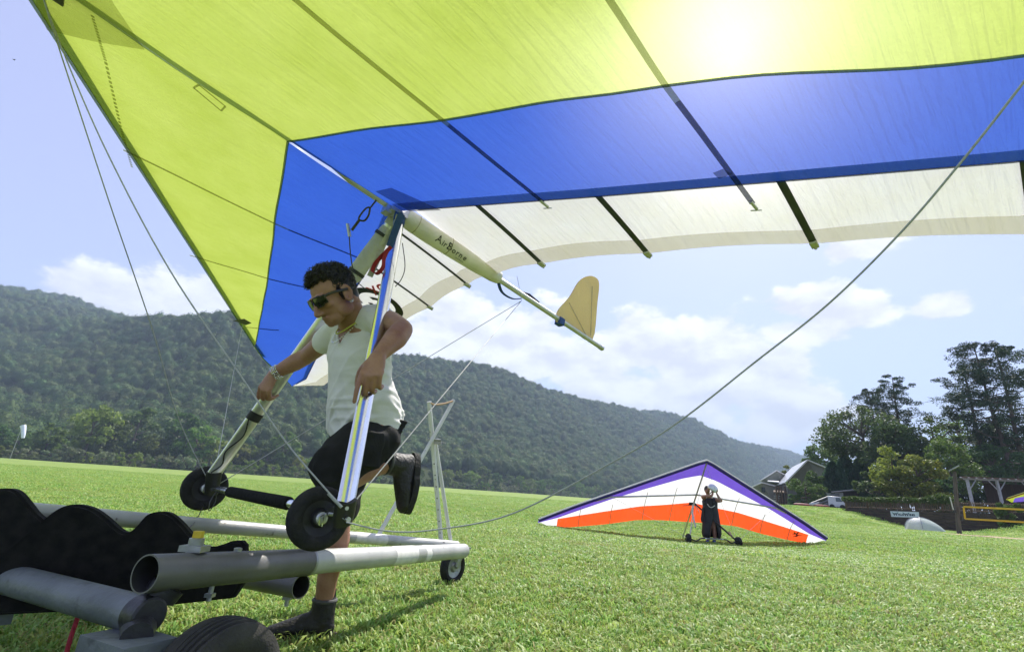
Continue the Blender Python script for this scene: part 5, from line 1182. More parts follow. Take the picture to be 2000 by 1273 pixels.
tag(MB().add(q, [tuple(range(6))]).build('parking_lot', M_gravel, None, smooth=False), 'gravel parking lot beside the house', None, None, 'structure')
c = gp(1995, 1053, 0.02); ring_ = [Vector((c.x + 3.6 * math.cos(w) * (1 + .2 * math.sin(3 * w)), c.y + 2.0 * math.sin(w), 0)) for w in np.linspace(0, 6.283, 25)[:-1]]
for p in ring_: p.z = zg(p.x, p.y) + .045
tag(MB().add(ring_, [tuple(range(24))]).build('bare_soil_patch', M_soil, None, smooth=False), 'worn tan patch of bare soil in the lawn by the net', None, None, 'structure')
fence = thing('picket_fence', 'weathered brown picket fence along the top of the retaining wall', 'fence', wp(0, 0, 1.2))
pk_ = MB(); s = .1
while s < WLEN + 3:
    pk_.box(wp(s, .02, wz(s) + .40), (.055, .022, .74), (W3, N3, Vector((0, 0, 1)))); s += .125
o = pk_.build('pickets', M_wood_br, fence, smooth=False); o['kind'] = 'stuff'
for zz in (.14, .66): MB().sweep([wp(0, .055, wz(0) + zz), wp(WLEN + 3, .055, wz(WLEN + 3) + zz)], [(.03, .045)] * 2, 4).build('rail', M_wood_br, fence, smooth=False)
s = 0
while s < WLEN + 3: MB().box(wp(s, .11, wz(s) + .42), (.10, .10, .88), (W3, N3, Vector((0, 0, 1)))).build('post', M_wood_br, fence, smooth=False); s += 1.75
# banner on the wall
def wall_pt(u, v, off=-.19):
    r = ray(u, v); nrm = N3; t = (nrm.dot(wp(0, off, 0) - CO)) / nrm.dot(r); return CO + r * t
M_ban = pmat('white_banner_vinyl', (0.66, 0.72, 0.74), (0.58, 0.64, 0.66), scale=3, rough=0.5)
b0 = [wall_pt(1738.5, 997.6), wall_pt(1794.5, 999.4), wall_pt(1795.5, 1010.4), wall_pt(1741, 1008.8)]
ban = thing('banner', 'white banner with dark lettering hung on the brown retaining wall', 'banner', (b0[3] + b0[2]) / 2)
MB().add(b0 + [p + N3 * .02 for p in b0], [(0, 3, 2, 1), (4, 5, 6, 7), (0, 1, 5, 4), (1, 2, 6, 5), (2, 3, 7, 6), (3, 0, 4, 7)]).build('sheet', M_ban, ban, smooth=False)
bx = (b0[1] - b0[0]).normalized(); by = (b0[0] - b0[3]).normalized(); bw = (b0[1] - b0[0]).length; bh = (b0[0] - b0[3]).length; bo = b0[3].lerp(b0[2], .5).lerp(b0[0].lerp(b0[1], .5), .5)
M_navyink = pmat('dark_blue_ink', (0.015, 0.035, 0.05), rough=.6); M_teal = pmat('teal_ink', (0.02, 0.16, 0.20), rough=.6)
lt = MB()
for ch, sz, xo in (('W', 1.0, -.33), ('I', .72, -.215), ('L', .72, -.165), ('L', .72, -.115), ('S', .72, -.055), ('W', 1.0, .06), ('I', .72, .175), ('N', .72, .235), ('G', .72, .31)):
    V, Fc = text_mesh(ch, bh * .62 * sz, .012); lt.add([bo + bx * (a * 1.15 + xo * bw) + by * (b - bh * .06) - N3 * .006 for a, b, _ in V], Fc)
lt.build('lettering', M_navyink, ban, smooth=False)
sw = MB()
for xo in (-.33, .06):
    for sg in (-1, 1): sw.add([bo + bx * (xo * bw + sg * a * bw) + by * (b * bh) - N3 * .004 for a, b in ((.02, .12), (.10, .34), (.135, .36), (.06, .10))], [(0, 1, 2, 3) if sg > 0 else (3, 2, 1, 0)])
sw.build('wing_emblem', M_teal, ban, smooth=False)
# vine on the fence
def leaf_cloud(P_, size, rng_, squash=1.0, up=0.4):
    mb_ = MB()
    for p in P_:
        n_ = Vector((rng_.gauss(0, 1), rng_.gauss(0, 1), rng_.gauss(up, 1))).normalized(); a = n_.orthogonal().normalized(); a = Matrix.Rotation(rng_.uniform(0, 6.28), 3, n_) @ a; b = n_.cross(a); w = size * rng_.uniform(.6, 1.35)
        p = Vector(p); mb_.add([p - a * w, p + b * (w * .55) + n_ * (w * .12), p + a * w, p - b * (w * .55) + n_ * (w * .12)], [(0, 1, 2, 3)])
    return mb_
M_lf_mid = leaf_mat('mid_green_leaf', (0.060, 0.125, 0.024), (0.115, 0.19, 0.040), trans=.35)
M_lf_dark = leaf_mat('dark_green_leaf', (0.055, 0.105, 0.034), (0.105, 0.165, 0.055), trans=.45)
M_lf_yel = leaf_mat('yellow_green_leaf', (0.10, 0.17, 0.025), (0.23, 0.29, 0.05), trans=.42)
M_lf_gold = leaf_mat('golden_green_leaf', (0.10, 0.155, 0.028), (0.27, 0.28, 0.055), trans=.42)
M_lf_pine = leaf_mat('pine_needle', (0.022, 0.052, 0.024), (0.048, 0.088, 0.040), trans=.18)
M_lf_conifer = leaf_mat('conifer_spray', (0.040, 0.095, 0.050), (0.075, 0.145, 0.075), trans=.35)
M_bark = pmat('brown_bark', (0.085, 0.064, 0.048), (0.13, 0.105, 0.085), scale=5, rough=.95, bump=.6, bscale=14, stretch=(3, 3, .5))
rv = random.Random(8); P_ = []
for i in range(2600):
    s = rv.uniform(-.2, WLEN * .68); k = .30 + .14 * mnoise.noise(Vector((s * .8, 0, 0))); P_.append(wp(s, rv.gauss(.02, .16), wz(s) + .72 + k * rv.uniform(-.35, 1.0)))
for i in range(900):
    s = rv.gauss(WLEN * .70, .5); P_.append(wp(s, rv.gauss(.1, .2), wz(s) + .85 + rv.uniform(-.3, .55) * (1.0 - abs(s - WLEN * .70) / 2)))
vine = thing('climbing_vine', 'green climbing vine draped over the left half of the picket fence', 'vine', wp(WLEN * .33, 0, 1.2))
leaf_cloud(P_, .085, rv).build('leaves', M_lf_mid, vine, smooth=False); MB().sweep(crom([wp(s, .08, wz(s) + .70 + .05 * math.sin(s * 2)) for s in np.linspace(0, WLEN * .7, 9)], 4), .02, 5).build('stem', M_bark, vine)
# tent
M_tent = cloth_mat('white_tent_nylon', (0.88, 0.89, 0.86), trans=.4, glow=0, wrinkle=.8)
M_tent_g = cloth_mat('pale_grey_tent_nylon', (0.66, 0.73, 0.68), trans=.4, glow=0, wrinkle=.6)
tc_ = gp(1802, 1036, 0.0); TX = Vector((_wd.x, _wd.y, 0)); TY = Vector((_wn.x, _wn.y, 0)); dT = (tc_ - CO).dot(_f)
tent = thing('dome_tent', 'small white dome tent pitched on the lawn below the banner', 'tent', tc_)
def tp(x, y, z): return tc_ + TX * (x * .70) + TY * (y * .8) + Vector((0, 0, z * .74))
def tent_gore(a0, a1, fl, name, m, n=10):
    rr_ = []
    for i in range(n + 1):
        a = lerp(a0, a1, i / n); rr2 = []
        bul = 1 - .15 * math.sin(math.pi * i / n)
        for j in range(11):
            t = j / 10; w = t * math.pi / 2; R = 1.22 + (fl if math.cos(a) > 0 else 0) * max(0, math.cos(a)) ** 2 * (1 - t) ** 2.2
            rr2.append(tp(R * math.cos(a) * math.cos(w) * bul - .10, 1.1 * math.sin(a) * math.cos(w) * bul, 1.10 * math.sin(w) ** .85 * (1 - .05 * math.sin(math.pi * i / n)) + .02))
        rr_.append(rr2)
    return MB().grid(rr_).build(name, m, tent)
for k, (a0, a1) in enumerate(((3.7, 5.15), (5.15, 6.6), (.317, 1.7), (1.7, 3.7))): tent_gore(a0, a1, .75, 'panel', (M_tent, M_tent_g, M_tent, M_tent)[k])
for a in (3.7, 5.15, .317, 1.7): MB().sweep([tp(1.225 * math.cos(a) * math.cos(w) - .10, 1.105 * math.sin(a) * math.cos(w), 1.115 * math.sin(w) ** .85 + .02) for w in np.linspace(.1, math.pi / 2, 12)], .026, 6).build('pole_sleeve', M_galv, tent)
for u in (1768, 1841): p = gp(u, 1037, .03); MB().sweep([p, tp(-.8 if u < 1800 else .9, -.6, .5)], .006, 4).build('guy_line', M_bag, tent)
# lamp post
lb = gp(1873, 1043, zg(27, 30)); dL = (lb - CO).dot(_f); zt = at(1862, 920, dL).z
lamp = thing('lamp_post', 'dark wooden pole with a slanted panel on top beside the volleyball net', 'post', lb)
topL = at(1864, 920, dL + 1.0); MB().sweep([lb - Vector((0, 0, .2)), lb.lerp(topL, .5), topL], [.125, .11, .09], 16).build('pole', M_pole, lamp)
MB().box(topL + Vector((-.0, -.02, .18)), (.62, .5, .05), (Vector((.64, -.56, .52)).normalized(), Vector((.66, .75, 0)).normalized(), Vector((.64, -.56, .52)).normalized().cross(Vector((.66, .75, 0)).normalized()))).build('panel', M_wood_gr, lamp, smooth=False)
MB().sweep([lb + Vector((-.14, -.14, 1.35)), lb + Vector((-.17, -.12, 2.1))], .03, 8).build('conduit', M_bag, lamp)
MB().box(lb + Vector((.22, -.1, .95)), (.14, .16, .34)).box(lb + Vector((-.10, -.16, 1.28)), (.12, .1, .16)).build('junction_box', M_blk, lamp, smooth=False)
# volleyball net
M_nety = pmat('yellow_net_tape', (0.62, 0.42, 0.02), (0.50, 0.33, 0.02), scale=3, rough=.6)
dN = dL - .3
n0, n1, n2, n3 = at(1882, 989, dN), at(2070, 998, dN - 3), at(2070, 1023, dN - 3), at(1885, 1012.5, dN)
net = thing('volleyball_net', 'volleyball net with yellow tape borders tied to the wooden pole', 'net', n3)
def tape(a, b, w=.05): return MB().sweep([a, b], [(w, .012)] * 2, 6, side=Vector((0, 0, 1)))
tape(n0, n1).build('top_tape', M_nety, net); tape(n3, n2).build('bottom_tape', M_nety, net); MB().sweep([n0, n3], [(.05, .012)] * 2, 6, side=Vector((1, -.3, 0))).build('end_tape', M_nety, net)
nm_ = MB(); nn_ = 46
for k in range(1, nn_): a, b = n0.lerp(n1, k / nn_), n3.lerp(n2, k / nn_); nm_.sweep([a, b], .0035, 3, caps=False)
for k in range(1, 8): nm_.sweep([n0.lerp(n3, k / 8), n1.lerp(n2, k / 8)], .0035, 3, caps=False)
o = nm_.build('netting', M_blk, net); o['kind'] = 'stuff'
for a, b in ((n0, lb + Vector((.1, 0, n0.z - lb.z))), (n3, lb + Vector((.12, 0, n3.z - lb.z)))): MB().sweep([a, b], .008, 4).build('tie_rope', M_blk, net)
# pavilion behind the fence
dP = 42.0
pav = thing('pavilion', 'open timber pavilion with braced grey posts behind the fence', 'pavilion', at(1905, 1000, dP))
M_dk = pmat('dark_stained_boards', (0.060, 0.042, 0.032), (0.040, 0.028, 0.022), scale=2, rough=.9, stretch=(6, 6, .5))
pz = at(1888, 936, dP).z; fl = 1.22
def pp(u): p = at(u, 936, dP); return Vector((p.x, p.y, 0))
beam0, beam1 = pp(1882), pp(2080)
MB().sweep([Vector((beam0.x, beam0.y, pz + .08)), Vector((beam1.x, beam1.y, pz + .30))], [(.10, .07)] * 2, 4, side=Vector((0, 0, 1))).build('beam', M_wood_gr, pav, smooth=False)
for u in (1888.5, 1946, 2010, 2070):
    p = pp(u); zz = pz + .02 + .22 * (u - 1882) / 198
    MB().box(Vector((p.x, p.y, (fl + zz) / 2)), (.17, .17, zz - fl)).build('post', M_wood_gr, pav, smooth=False)
    for sg in (-1, 1):
        if u < 1900 and sg < 0: continue
        bd = (beam1 - beam0).normalized() * sg; MB().sweep([Vector((p.x, p.y, zz - .85)) + bd * .07, Vector((p.x, p.y, zz - .02)) + bd * .75], [(.05, .05)] * 2, 4).build('brace', M_wood_gr, pav, smooth=False)
back = Vector((_wn.x, _wn.y, 0)) * 5.0
MB().add([Vector((beam0.x, beam0.y, fl)) + back, Vector((beam1.x, beam1.y, fl)) + back, Vector((beam1.x, beam1.y, pz + .2)) + back, Vector((beam0.x, beam0.y, pz)) + back], [(0, 1, 2, 3)]).build('back_wall', M_dk, pav, smooth=False)
rfo = Vector((0, 0, .22)); a, b = Vector((beam0.x, beam0.y, pz)) - back * .1, Vector((beam1.x, beam1.y, pz + .22)) - back * .1
MB().add([a + rfo, b + rfo, b + back * 1.2 + rfo * 2, a + back * 1.2 + rfo * 2, a + rfo * .6, b + rfo * .6, b + back * 1.2 + rfo * 1.6, a + back * 1.2 + rfo * 1.6], [(0, 1, 2, 3), (7, 6, 5, 4), (0, 4, 5, 1), (1, 5, 6, 2), (2, 6, 7, 3), (3, 7, 4, 0)]).build('roof', M_wood_br, pav, smooth=False)
for k in range(14): p = a.lerp(b, k / 13) + rfo * .5; MB().sweep([p - back * .06, p + back * 1.15 + rfo], [(.04, .06)] * 2, 4).build('rafter', M_wood_gr, pav, smooth=False)
# carport shed, van, trailer with grey tubes
M_shedw = pmat('pale_corrugated_panel', (0.50, 0.54, 0.58), (0.42, 0.46, 0.50), scale=3, rough=.6)
M_shedr = pmat('grey_sheet_roof', (0.48, 0.49, 0.50), (0.38, 0.39, 0.40), scale=2, rough=.5, metal=.3)
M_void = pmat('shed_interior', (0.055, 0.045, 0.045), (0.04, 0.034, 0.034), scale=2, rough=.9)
sh_ = thing('carport', 'small grey roofed carport with a pale side panel behind the parked van', 'shed', at(1650, 996, 58))
def quad_box(c0, c1, c2, c3, th, name, m, par):
    q = [c0, c1, c2, c3]; n_ = (c1 - c0).cross(c3 - c0).normalized() * th; return MB().add(q + [p + n_ for p in q], [(0, 1, 2, 3), (7, 6, 5, 4), (0, 4, 5, 1), (1, 5, 6, 2), (2, 6, 7, 3), (3, 7, 4, 0)]).build(name, m, par, smooth=False)
quad_box(at(1632, 962, 58), at(1647, 962, 58), at(1647, 998, 58), at(1634, 998, 58), .08, 'side_panel', M_shedw, sh_)
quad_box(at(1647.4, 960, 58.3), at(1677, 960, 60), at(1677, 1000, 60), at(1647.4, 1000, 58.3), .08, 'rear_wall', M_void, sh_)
quad_box(at(1624, 961, 57), at(1676, 955.5, 57.6), at(1678, 957, 61.5), at(1627, 961.8, 61), .10, 'roof', M_shedr, sh_)
M_van = pmat('white_van_paint', (0.50, 0.54, 0.58), (0.44, 0.48, 0.52), scale=2, rough=.3, coat=.5); M_glass = pmat('dark_window_glass', (0.05, 0.08, 0.10), rough=.08, spec=.8)
vb = at(1641, 1003, 52.0); vb.z = LOT_Z; vx = Vector((.80, -.60, 0)); vy = Vector((.60, .80, 0)); van = thing('van', 'small white van parked in front of the carport at the end of the wall', 'van', vb)
def vq(x, y, z): return vb + vx * x + vy * y + Vector((0, 0, z))
prof = [(-.9, .25), (.55, .25), (.62, .62), (.50, .75), (.28, 1.28), (-.85, 1.32), (-.9, 1.2)]
mv = MB(); npf = len(prof); mv.add([vq(x, -.62, z) for x, z in prof] + [vq(x, .62, z) for x, z in prof], [tuple(range(npf)), tuple(range(2 * npf - 1, npf - 1, -1))] + [(i, npf + i, npf + (i + 1) % npf, (i + 1) % npf) for i in range(npf)])
o = mv.build('body', M_van, van); bv = o.modifiers.new('bevel', 'BEVEL'); bv.width = .05; bv.segments = 3
MB().add([vq(.485, -.54, .80), vq(.485, .54, .80), vq(.31, .50, 1.22), vq(.31, -.50, 1.22)], [(0, 1, 2, 3)]).build('windscreen', M_glass, van, smooth=False)
for o_ in van.children:
    if o_.name.startswith('windscreen'): o_.location += vx * .035 + Vector((0, 0, .02))
MB().add([vq(.36, -.645, .78), vq(.20, -.645, 1.18), vq(-.18, -.645, 1.20), vq(-.18, -.645, .78)], [(0, 1, 2, 3)]).build('side_window', M_glass, van, smooth=False)
for sx in (-.6, .35):
    for sy in (-.6, .6): MB().lathe([(-.07, .001), (-.07, .12), (-.08, .25), (.08, .25), (.07, .12), (.07, .001)], vq(sx, sy, .25), vy, 20).build('wheel', M_rubber, van)
for sy in (-.45, .45): MB().ball(vq(.635, sy, .55), .07, sub=1).build('headlight', M_shedw, van)
M_redp = pmat('faded_red_plastic', (0.26, 0.04, 0.035), (0.16, 0.03, 0.03), scale=6, rough=.5)
M_rack = pmat('dark_grey_tube', (0.13, 0.145, 0.15), (0.09, 0.10, 0.105), scale=4, rough=.5)
rk_ = thing('ramp_rack', 'grey sloping tube rack loaded above the red boats beside the van', 'rack', at(1610, 998, 54))
for (u0, v0, u1, v1) in ((1584, 983, 1617, 970), (1586, 988, 1628, 973), (1600, 990, 1632, 976), (1606, 991, 1634, 979)): MB().sweep([at(u0, v0, 54), at(u1, v1, 55)], .10, 12).build('tube', M_rack, rk_)
MB().box(at(1627, 966, 55.5), (1.0, .8, .35)).build('head_box', M_rack, rk_, smooth=False)
for (u, v) in ((1590, 992), (1622, 992)): p = at(u, v, 54); MB().box(Vector((p.x, p.y, (LOT_Z + p.z) / 2 + .15)), (.12, .12, p.z - LOT_Z + .35)).build('leg', M_galv, rk_, smooth=False)
for k, (u, v, l_, lb_) in enumerate(((1570, 990, 1.5, 'faded red boat lying left of the sloping rack'), (1604, 991.5, 1.3, 'faded red boat lying under the sloping rack'))):
    p = at(u, v, 53); p.z = LOT_Z + .16; t_ = tag(MB().sweep(crom([p + Vector((-l_ * .8, -.2, .12)), p + Vector((-l_ * .4, -.1, 0)), p + Vector((l_ * .3, .1, 0)), p + Vector((l_ * .8, .2, .12))], 5), [(.03 + .22 * math.sin(math.pi * (i + .6) / 16.2), .03 + .2 * math.sin(math.pi * (i + .6) / 16.2)) for i in range(16)], 14).build('boat', M_redp), lb_, 'boat', 'red boats by the rack')
p = at(1591, 988.5, 52.6); p.z = LOT_Z + .35; tag(MB().sweep(crom([p + Vector((-.6, 0, .0)), p + Vector((0, 0, .06)), p + Vector((.55, 0, .25))], 5), [(.03, .02), (.09, .03), (.11, .04), (.12, .04), (.12, .04), (.11, .04), (.10, .04), (.08, .04), (.06, .03), (.05, .03), (.02, .02)], 12).build('white_board', M_van), 'white board lying across the red boats', 'board')
# house and barn
M_siding = pmat('pale_green_grey_siding', (0.30, 0.31, 0.26), (0.26, 0.27, 0.22), scale=2, rough=.8); M_siding2 = pmat('dark_grey_siding', (0.17, 0.17, 0.16), (0.14, 0.14, 0.13), scale=2, rough=.8)
M_roofm = pmat('pale_metal_roof', (0.60, 0.62, 0.66), (0.50, 0.52, 0.56), scale=1.5, rough=.35, metal=.5); M_trimw = pmat('white_trim', (0.75, 0.75, 0.73), rough=.6)
def gable(root, P0, peak, P1, depth, zb, wm, rm, over=.35):
    """gable end with eaves P0, P1 and the ridge end at peak; depth: vector away from the viewer"""
    b0, b1 = Vector((P0.x, P0.y, zb)), Vector((P1.x, P1.y, zb)); q = [b0, b1, P1, peak, P0]; qb = [p + depth for p in q]
    MB().add(q + qb, [(0, 1, 2, 3, 4), (9, 8, 7, 6, 5), (0, 4, 9, 5), (1, 6, 7, 2), (0, 5, 6, 1), (4, 3, 8, 9), (3, 2, 7, 8)]).build('wall', wm, root, smooth=False)
    f = depth.normalized() * -over
    for e in (P0, P1):
        sl = (e - peak); ee = e + sl.normalized() * over; nn_ = Vector((0, 0, .14)); a = [peak + f + nn_ * .3, ee + f + nn_ * .3, ee + depth - f + nn_ * .3, peak + depth - f + nn_ * .3]
        MB().add(a + [p + nn_ for p in a], [(0, 1, 2, 3), (7, 6, 5, 4), (0, 4, 5, 1), (1, 5, 6, 2), (2, 6, 7, 3), (3, 7, 4, 0)]).build('roof', rm, root, smooth=False)
        MB().sweep([peak + f * 1.1 + nn_ * .6, ee + f * 1.1 + nn_ * .6], [(.10, .03)] * 2, 4, side=Vector((0, 0, 1))).build('barge_board', M_trimw, root, smooth=False)
def HP(u, v, d): return at(u, v, d)
hA = thing('house', 'pale green grey house with two gables and a small dark window', 'house', at(1492, 990, 76))
gable(hA, HP(1468.5, 952, 76), HP(1488, 943.5, 76), HP(1512.6, 949.5, 77.5), Vector((3.4, 5.4, 0)), 1.0, M_siding, M_roofm)
gable(hA, HP(1487.5, 938, 84), HP(1517, 919.5, 84), HP(1541, 932, 86), Vector((3.4, 5.4, 0)), 1.0, M_siding, M_roofm)
quad_box(HP(1499, 940, 82), HP(1522, 942, 80), HP(1520, 939.5, 84), HP(1503, 938, 85), .12, 'porch_roof', M_trimw, hA)
wn = bpy.data.objects.new('window', None); COL.objects.link(wn); wn.parent = hA; wc_ = HP(1490, 956, 75.9); fx = (HP(1512.6, 949.5, 77.5) - HP(1468.5, 952, 76)); fx.z = 0; fx.normalize(); fn = Vector((fx.y, -fx.x, 0))
MB().box(wc_ + fn * .05, (.62, .05, .72), (fx, fn, Vector((0, 0, 1)))).build('pane', M_glass, wn, smooth=False)
fr_ = MB()
for a_, b_, sx, sz in ((-.35, 0, .08, .86), (.35, 0, .08, .86), (0, .39, .78, .08), (0, -.39, .78, .08), (0, 0, .04, .72), (0, 0, .62, .04)): fr_.box(wc_ + fn * .08 + fx * a_ + Vector((0, 0, b_)), (sx, .06, sz), (fx, fn, Vector((0, 0, 1))))
fr_.build('frame', M_siding2, wn, smooth=False)
hB = thing('barn', 'tall grey barn with a long pale metal roof half hidden by bushes', 'barn', at(1580, 990, 74))
PK, PL_, PR_ = HP(1577, 899.5, 74), HP(1536.5, 940.5, 73), HP(1632, 922, 78)
gable(hB, PL_, PK, PR_, HP(1514, 948, 86) - PL_, 1.0, M_siding2, M_roofm)
for u in (1516, 1521, 1526, 1533, 1541): p = HP(u, 955, 74); MB().box(Vector((p.x, p.y, 2.6)), (.18, .18, 3.2)).build('porch_post', M_wood_br, hB, smooth=False)
quad_box(HP(1511, 960, 74), HP(1545, 962, 73), HP(1545, 964, 73), HP(1511, 962, 74), .9, 'deck', M_wood_br, hB)
quad_box(HP(1524, 964, 77), HP(1545, 964, 76), HP(1546, 991, 76), HP(1524, 990, 77), .1, 'under_deck', M_dk, hB)
for v in (968, 972, 977): MB().sweep([HP(1511, v, 73.9), HP(1524, v + .6, 73.5)], .05, 4).build('rail', M_wood_gr, hB, smooth=False)
# ---------------------------------------------------------------- trees
def broadleaf(seed, h, rx, rz, zc, nclu, nleaf, size, lean=(0, 0), low=-.6):
    """returns (crown mesh builder, trunk mesh builder) round the origin"""
    r_ = random.Random(seed); cl = []; P_ = []
    for i in range(nclu):
        for _ in range(30):
            z = r_.uniform(low, 1); a = r_.uniform(0, 6.283); k = r_.uniform(.35, 1.0) ** .55
            q = Vector((math.sqrt(max(0, 1 - z * z)) * math.cos(a) * k, math.sqrt(max(0, 1 - z * z)) * math.sin(a) * k, z * k))
            p = Vector((q.x * rx * (.8 + .4 * r_.random()) + lean[0] * (q.z + 1) * .5, q.y * rx * .95 + lean[1] * (q.z + 1) * .5, zc + q.z * rz * (.85 + .3 * r_.random())))
            if all((p - c[0]).length > .55 * min(c[1], 3) for c in cl): break
        cl.append((p, r_.uniform(.20, .40) * min(rx, rz) * (1.15 - .35 * k)))
    for c, cr in cl:
        for _ in range(nleaf):
            d = Vector((r_.gauss(0, 1), r_.gauss(0, 1), r_.gauss(.15, .85))).normalized(); P_.append(c + Vector((d.x, d.y, d.z * .72)) * (cr * r_.uniform(.35, 1.12) ** .6))
    cb = leaf_cloud(P_, size, r_)
    tb = MB(); tr = h * .020 + .05; mid_ = Vector((lean[0] * .25, lean[1] * .25, zc - rz * .35)); tb.sweep(crom([Vector((0, 0, -.3)), mid_ * .5 + Vector((r_.uniform(-.1, .1), r_.uniform(-.1, .1), 0)), mid_, Vector((lean[0] * .6, lean[1] * .6, zc + rz * .5))], 4), [tr * 1.35, tr * 1.1, tr, tr * .95, tr * .9, tr * .85, tr * .8, tr * .75, tr * .7, tr * .55, tr * .4, tr * .3, tr * .2], 10)
    for c, cr in cl[:: 1 if nclu < 24 else 2]:
        s0 = mid_.lerp(Vector((lean[0] * .6, lean[1] * .6, zc + rz * .5)), max(0, min(.9, (c.z - mid_.z) / (rz * 1.2) - .25))); tb.sweep([s0, s0.lerp(c, .5) + Vector((0, 0, -.05 * h * .3)), c], [tr * .45, tr * .28, tr * .10], 6)
    return cb, tb
def pine(seed, h, z0, rx, nb, nneed, size, lean=(0, 0), fork=False):
    """tall pine: bare trunk, then irregular whorls ending in rounded needle clumps with gaps between"""
    r_ = random.Random(seed); P_ = []; tb = MB(); tr = h * .013 + .06
    axis_ = lambda t: Vector((lean[0] * t * t + .25 * math.sin(t * 5 + seed), lean[1] * t * t + .2 * math.sin(t * 4), h * t))
    tb.sweep([axis_(t) + (Vector((0, 0, -.3)) if t == 0 else Vector()) for t in np.linspace(0, 1, 14)], [tr * (1.15 - 1.02 * k / 13) for k in range(14)], 9)
    cb = MB()
    for i in range(nb):
        t = lerp(z0, 1, (i + r_.random() * .8) / nb); b = axis_(t); a = i * 2.4 + r_.uniform(-.6, .6); prof = math.sin(math.pi * min(1, (t - z0) / (1 - z0) * .80 + .20)) ** .7
        L = rx * prof * r_.uniform(.55, 1.15) + .25; e = b + Vector((math.cos(a) * L, math.sin(a) * L, L * r_.uniform(.05, .42))); m_ = b.lerp(e, .5) + Vector((0, 0, -.06 * L)); tb.sweep([b, m_, e], [tr * .30 * (1.2 - t * .7), tr * .2 * (1.2 - t * .7), .02], 5)
        for k in range(2 if L < 1.2 else 3 if L < 2.2 else 4):
            c = e.lerp(b, r_.uniform(0, .5)) + Vector((r_.gauss(0, .22 * L), r_.gauss(0, .22 * L), r_.gauss(.10, .12 * L))) ; cr = r_.uniform(.42, .80) * min(1.25, .5 + .28 * L)
            if k and r_.random() < .7: tb.sweep([m_.lerp(e, .4), c], [.03, .012], 4)
            for _ in range(nneed):
                d = Vector((r_.gauss(0, 1), r_.gauss(0, 1), r_.gauss(.25, .8))).normalized(); P_.append(c + Vector((d.x, d.y, d.z * .62)) * (cr * r_.uniform(.3, 1.05) ** .7))
    cb = leaf_cloud(P_, size, r_)
    return cb, tb
def conifer(seed, h, rx, n, size):
    r_ = random.Random(seed); cb = MB()
    for i in range(n):
        t = r_.random() ** .75; a = r_.uniform(0, 6.283); lump = 1 + .28 * mnoise.noise(Vector((math.cos(a) * 1.6, math.sin(a) * 1.6, t * 6 + seed))); R = rx * (1 - t) ** .62 * lump * (.6 + .4 * min(1, t * 6)); k = r_.uniform(.65, 1.05)
        p = Vector((R * k * math.cos(a), R * k * math.sin(a), .25 + t * h * .98)); d = Vector((math.cos(a) * .55, math.sin(a) * .55, r_.uniform(.35, 1.1))).normalized(); w = d.cross(Vector((r_.gauss(0, 1), r_.gauss(0, 1), r_.gauss(0, 1)))).normalized(); s_ = size * r_.uniform(.6, 1.3)
        cb.add([p - w * (s_ * .32), p + w * (s_ * .32), p + d * s_ + w * (s_ * .14), p + d * s_ - w * (s_ * .14)], [(0, 1, 2, 3)])
    return cb, MB().sweep([(0, 0, -.3), (0, 0, h * .85)], [.14, .03], 8)
def plant(name, label, cat, base, parts, lm, crown='crown', group=None):
    t = thing(name, label, cat, base, group); parts[0].build(crown, lm, t, smooth=False, local=True)
    parts[1].build('trunk', M_bark, t, local=True); return t
def bz(u, d, z=1.25): p = at(u, 990, d); return Vector((p.x, p.y, z))
def ht(u, v, d, z=1.25): return at(u, v, d).z - z     # height of pixel v above the base at that depth
# grove on the right, far to near
h = ht(1612, 868, 88); plant('broadleaf_tree', 'pale green broadleaf tree rising behind the barn roof', 'tree', bz(1612, 88), broadleaf(1, h, 3.2, 2.6, h - 2.4, 44, 150, .17), M_lf_mid)
h = ht(1575, 912, 92); plant('broadleaf_tree', 'small yellowish tree between the house gable and the barn roof', 'tree', bz(1553, 92), broadleaf(2, h, 2.4, 2.0, h - 1.8, 18, 100, .17), M_lf_yel)
h = ht(1577, 938, 62); plant('leafy_bush', 'light green bush in front of the barn porch', 'bush', bz(1577, 62), broadleaf(3, h, 2.0, 1.9, 1.9, 26, 130, .13, low=-.9), M_lf_mid)
h = ht(1592, 925, 66); plant('leafy_bush', 'tall mid green shrub against the barn gable', 'bush', bz(1600, 66), broadleaf(4, h, 2.2, 2.4, h - 2.4, 26, 130, .15, low=-.9), M_lf_mid)
h = ht(1565, 950, 68); plant('leafy_bush', 'dark shrub under the lower edge of the barn roof', 'bush', bz(1560, 68), broadleaf(5, h, 1.5, 1.5, h - 1.4, 16, 110, .14, low=-.9), M_lf_dark)
for k, (u, v, d, rx, lb_) in enumerate(((1637, 905, 65, 2.1, 'leftmost dark conifer of the clump behind the carport'), (1664, 890, 64, 2.2, 'tallest dark conifer of the clump behind the carport'), (1694, 897, 63, 2.3, 'dark conifer beside the big spreading tree'))):
    h = ht(u, v, d); plant('conifer', lb_, 'tree', bz(u, d), conifer(20 + k, h, rx, 3800, .34), M_lf_conifer, group='dark conifers behind the carport')
h = ht(1690, 782, 62); plant('broadleaf_tree', 'big spreading dark tree with its crown reaching left over the conifers', 'tree', bz(1715, 62), broadleaf(7, h, 5.4, 4.6, h - 4.7, 60, 150, .19, lean=(-1.0, 0)), M_lf_dark)
h = ht(1700, 745, 66); plant('pine_tree', 'dark pine standing just left of the slender pine', 'tree', bz(1738, 66), pine(31, h, .42, 3.3, 36, 140, .085), M_lf_pine, 'needles')
h = ht(1793, 716, 62); plant('pine_tree', 'slender pine with a small open crown near the middle of the grove', 'tree', bz(1790, 62), pine(32, h, .58, 2.4, 26, 150, .085, lean=(.2, 0)), M_lf_pine, 'needles')
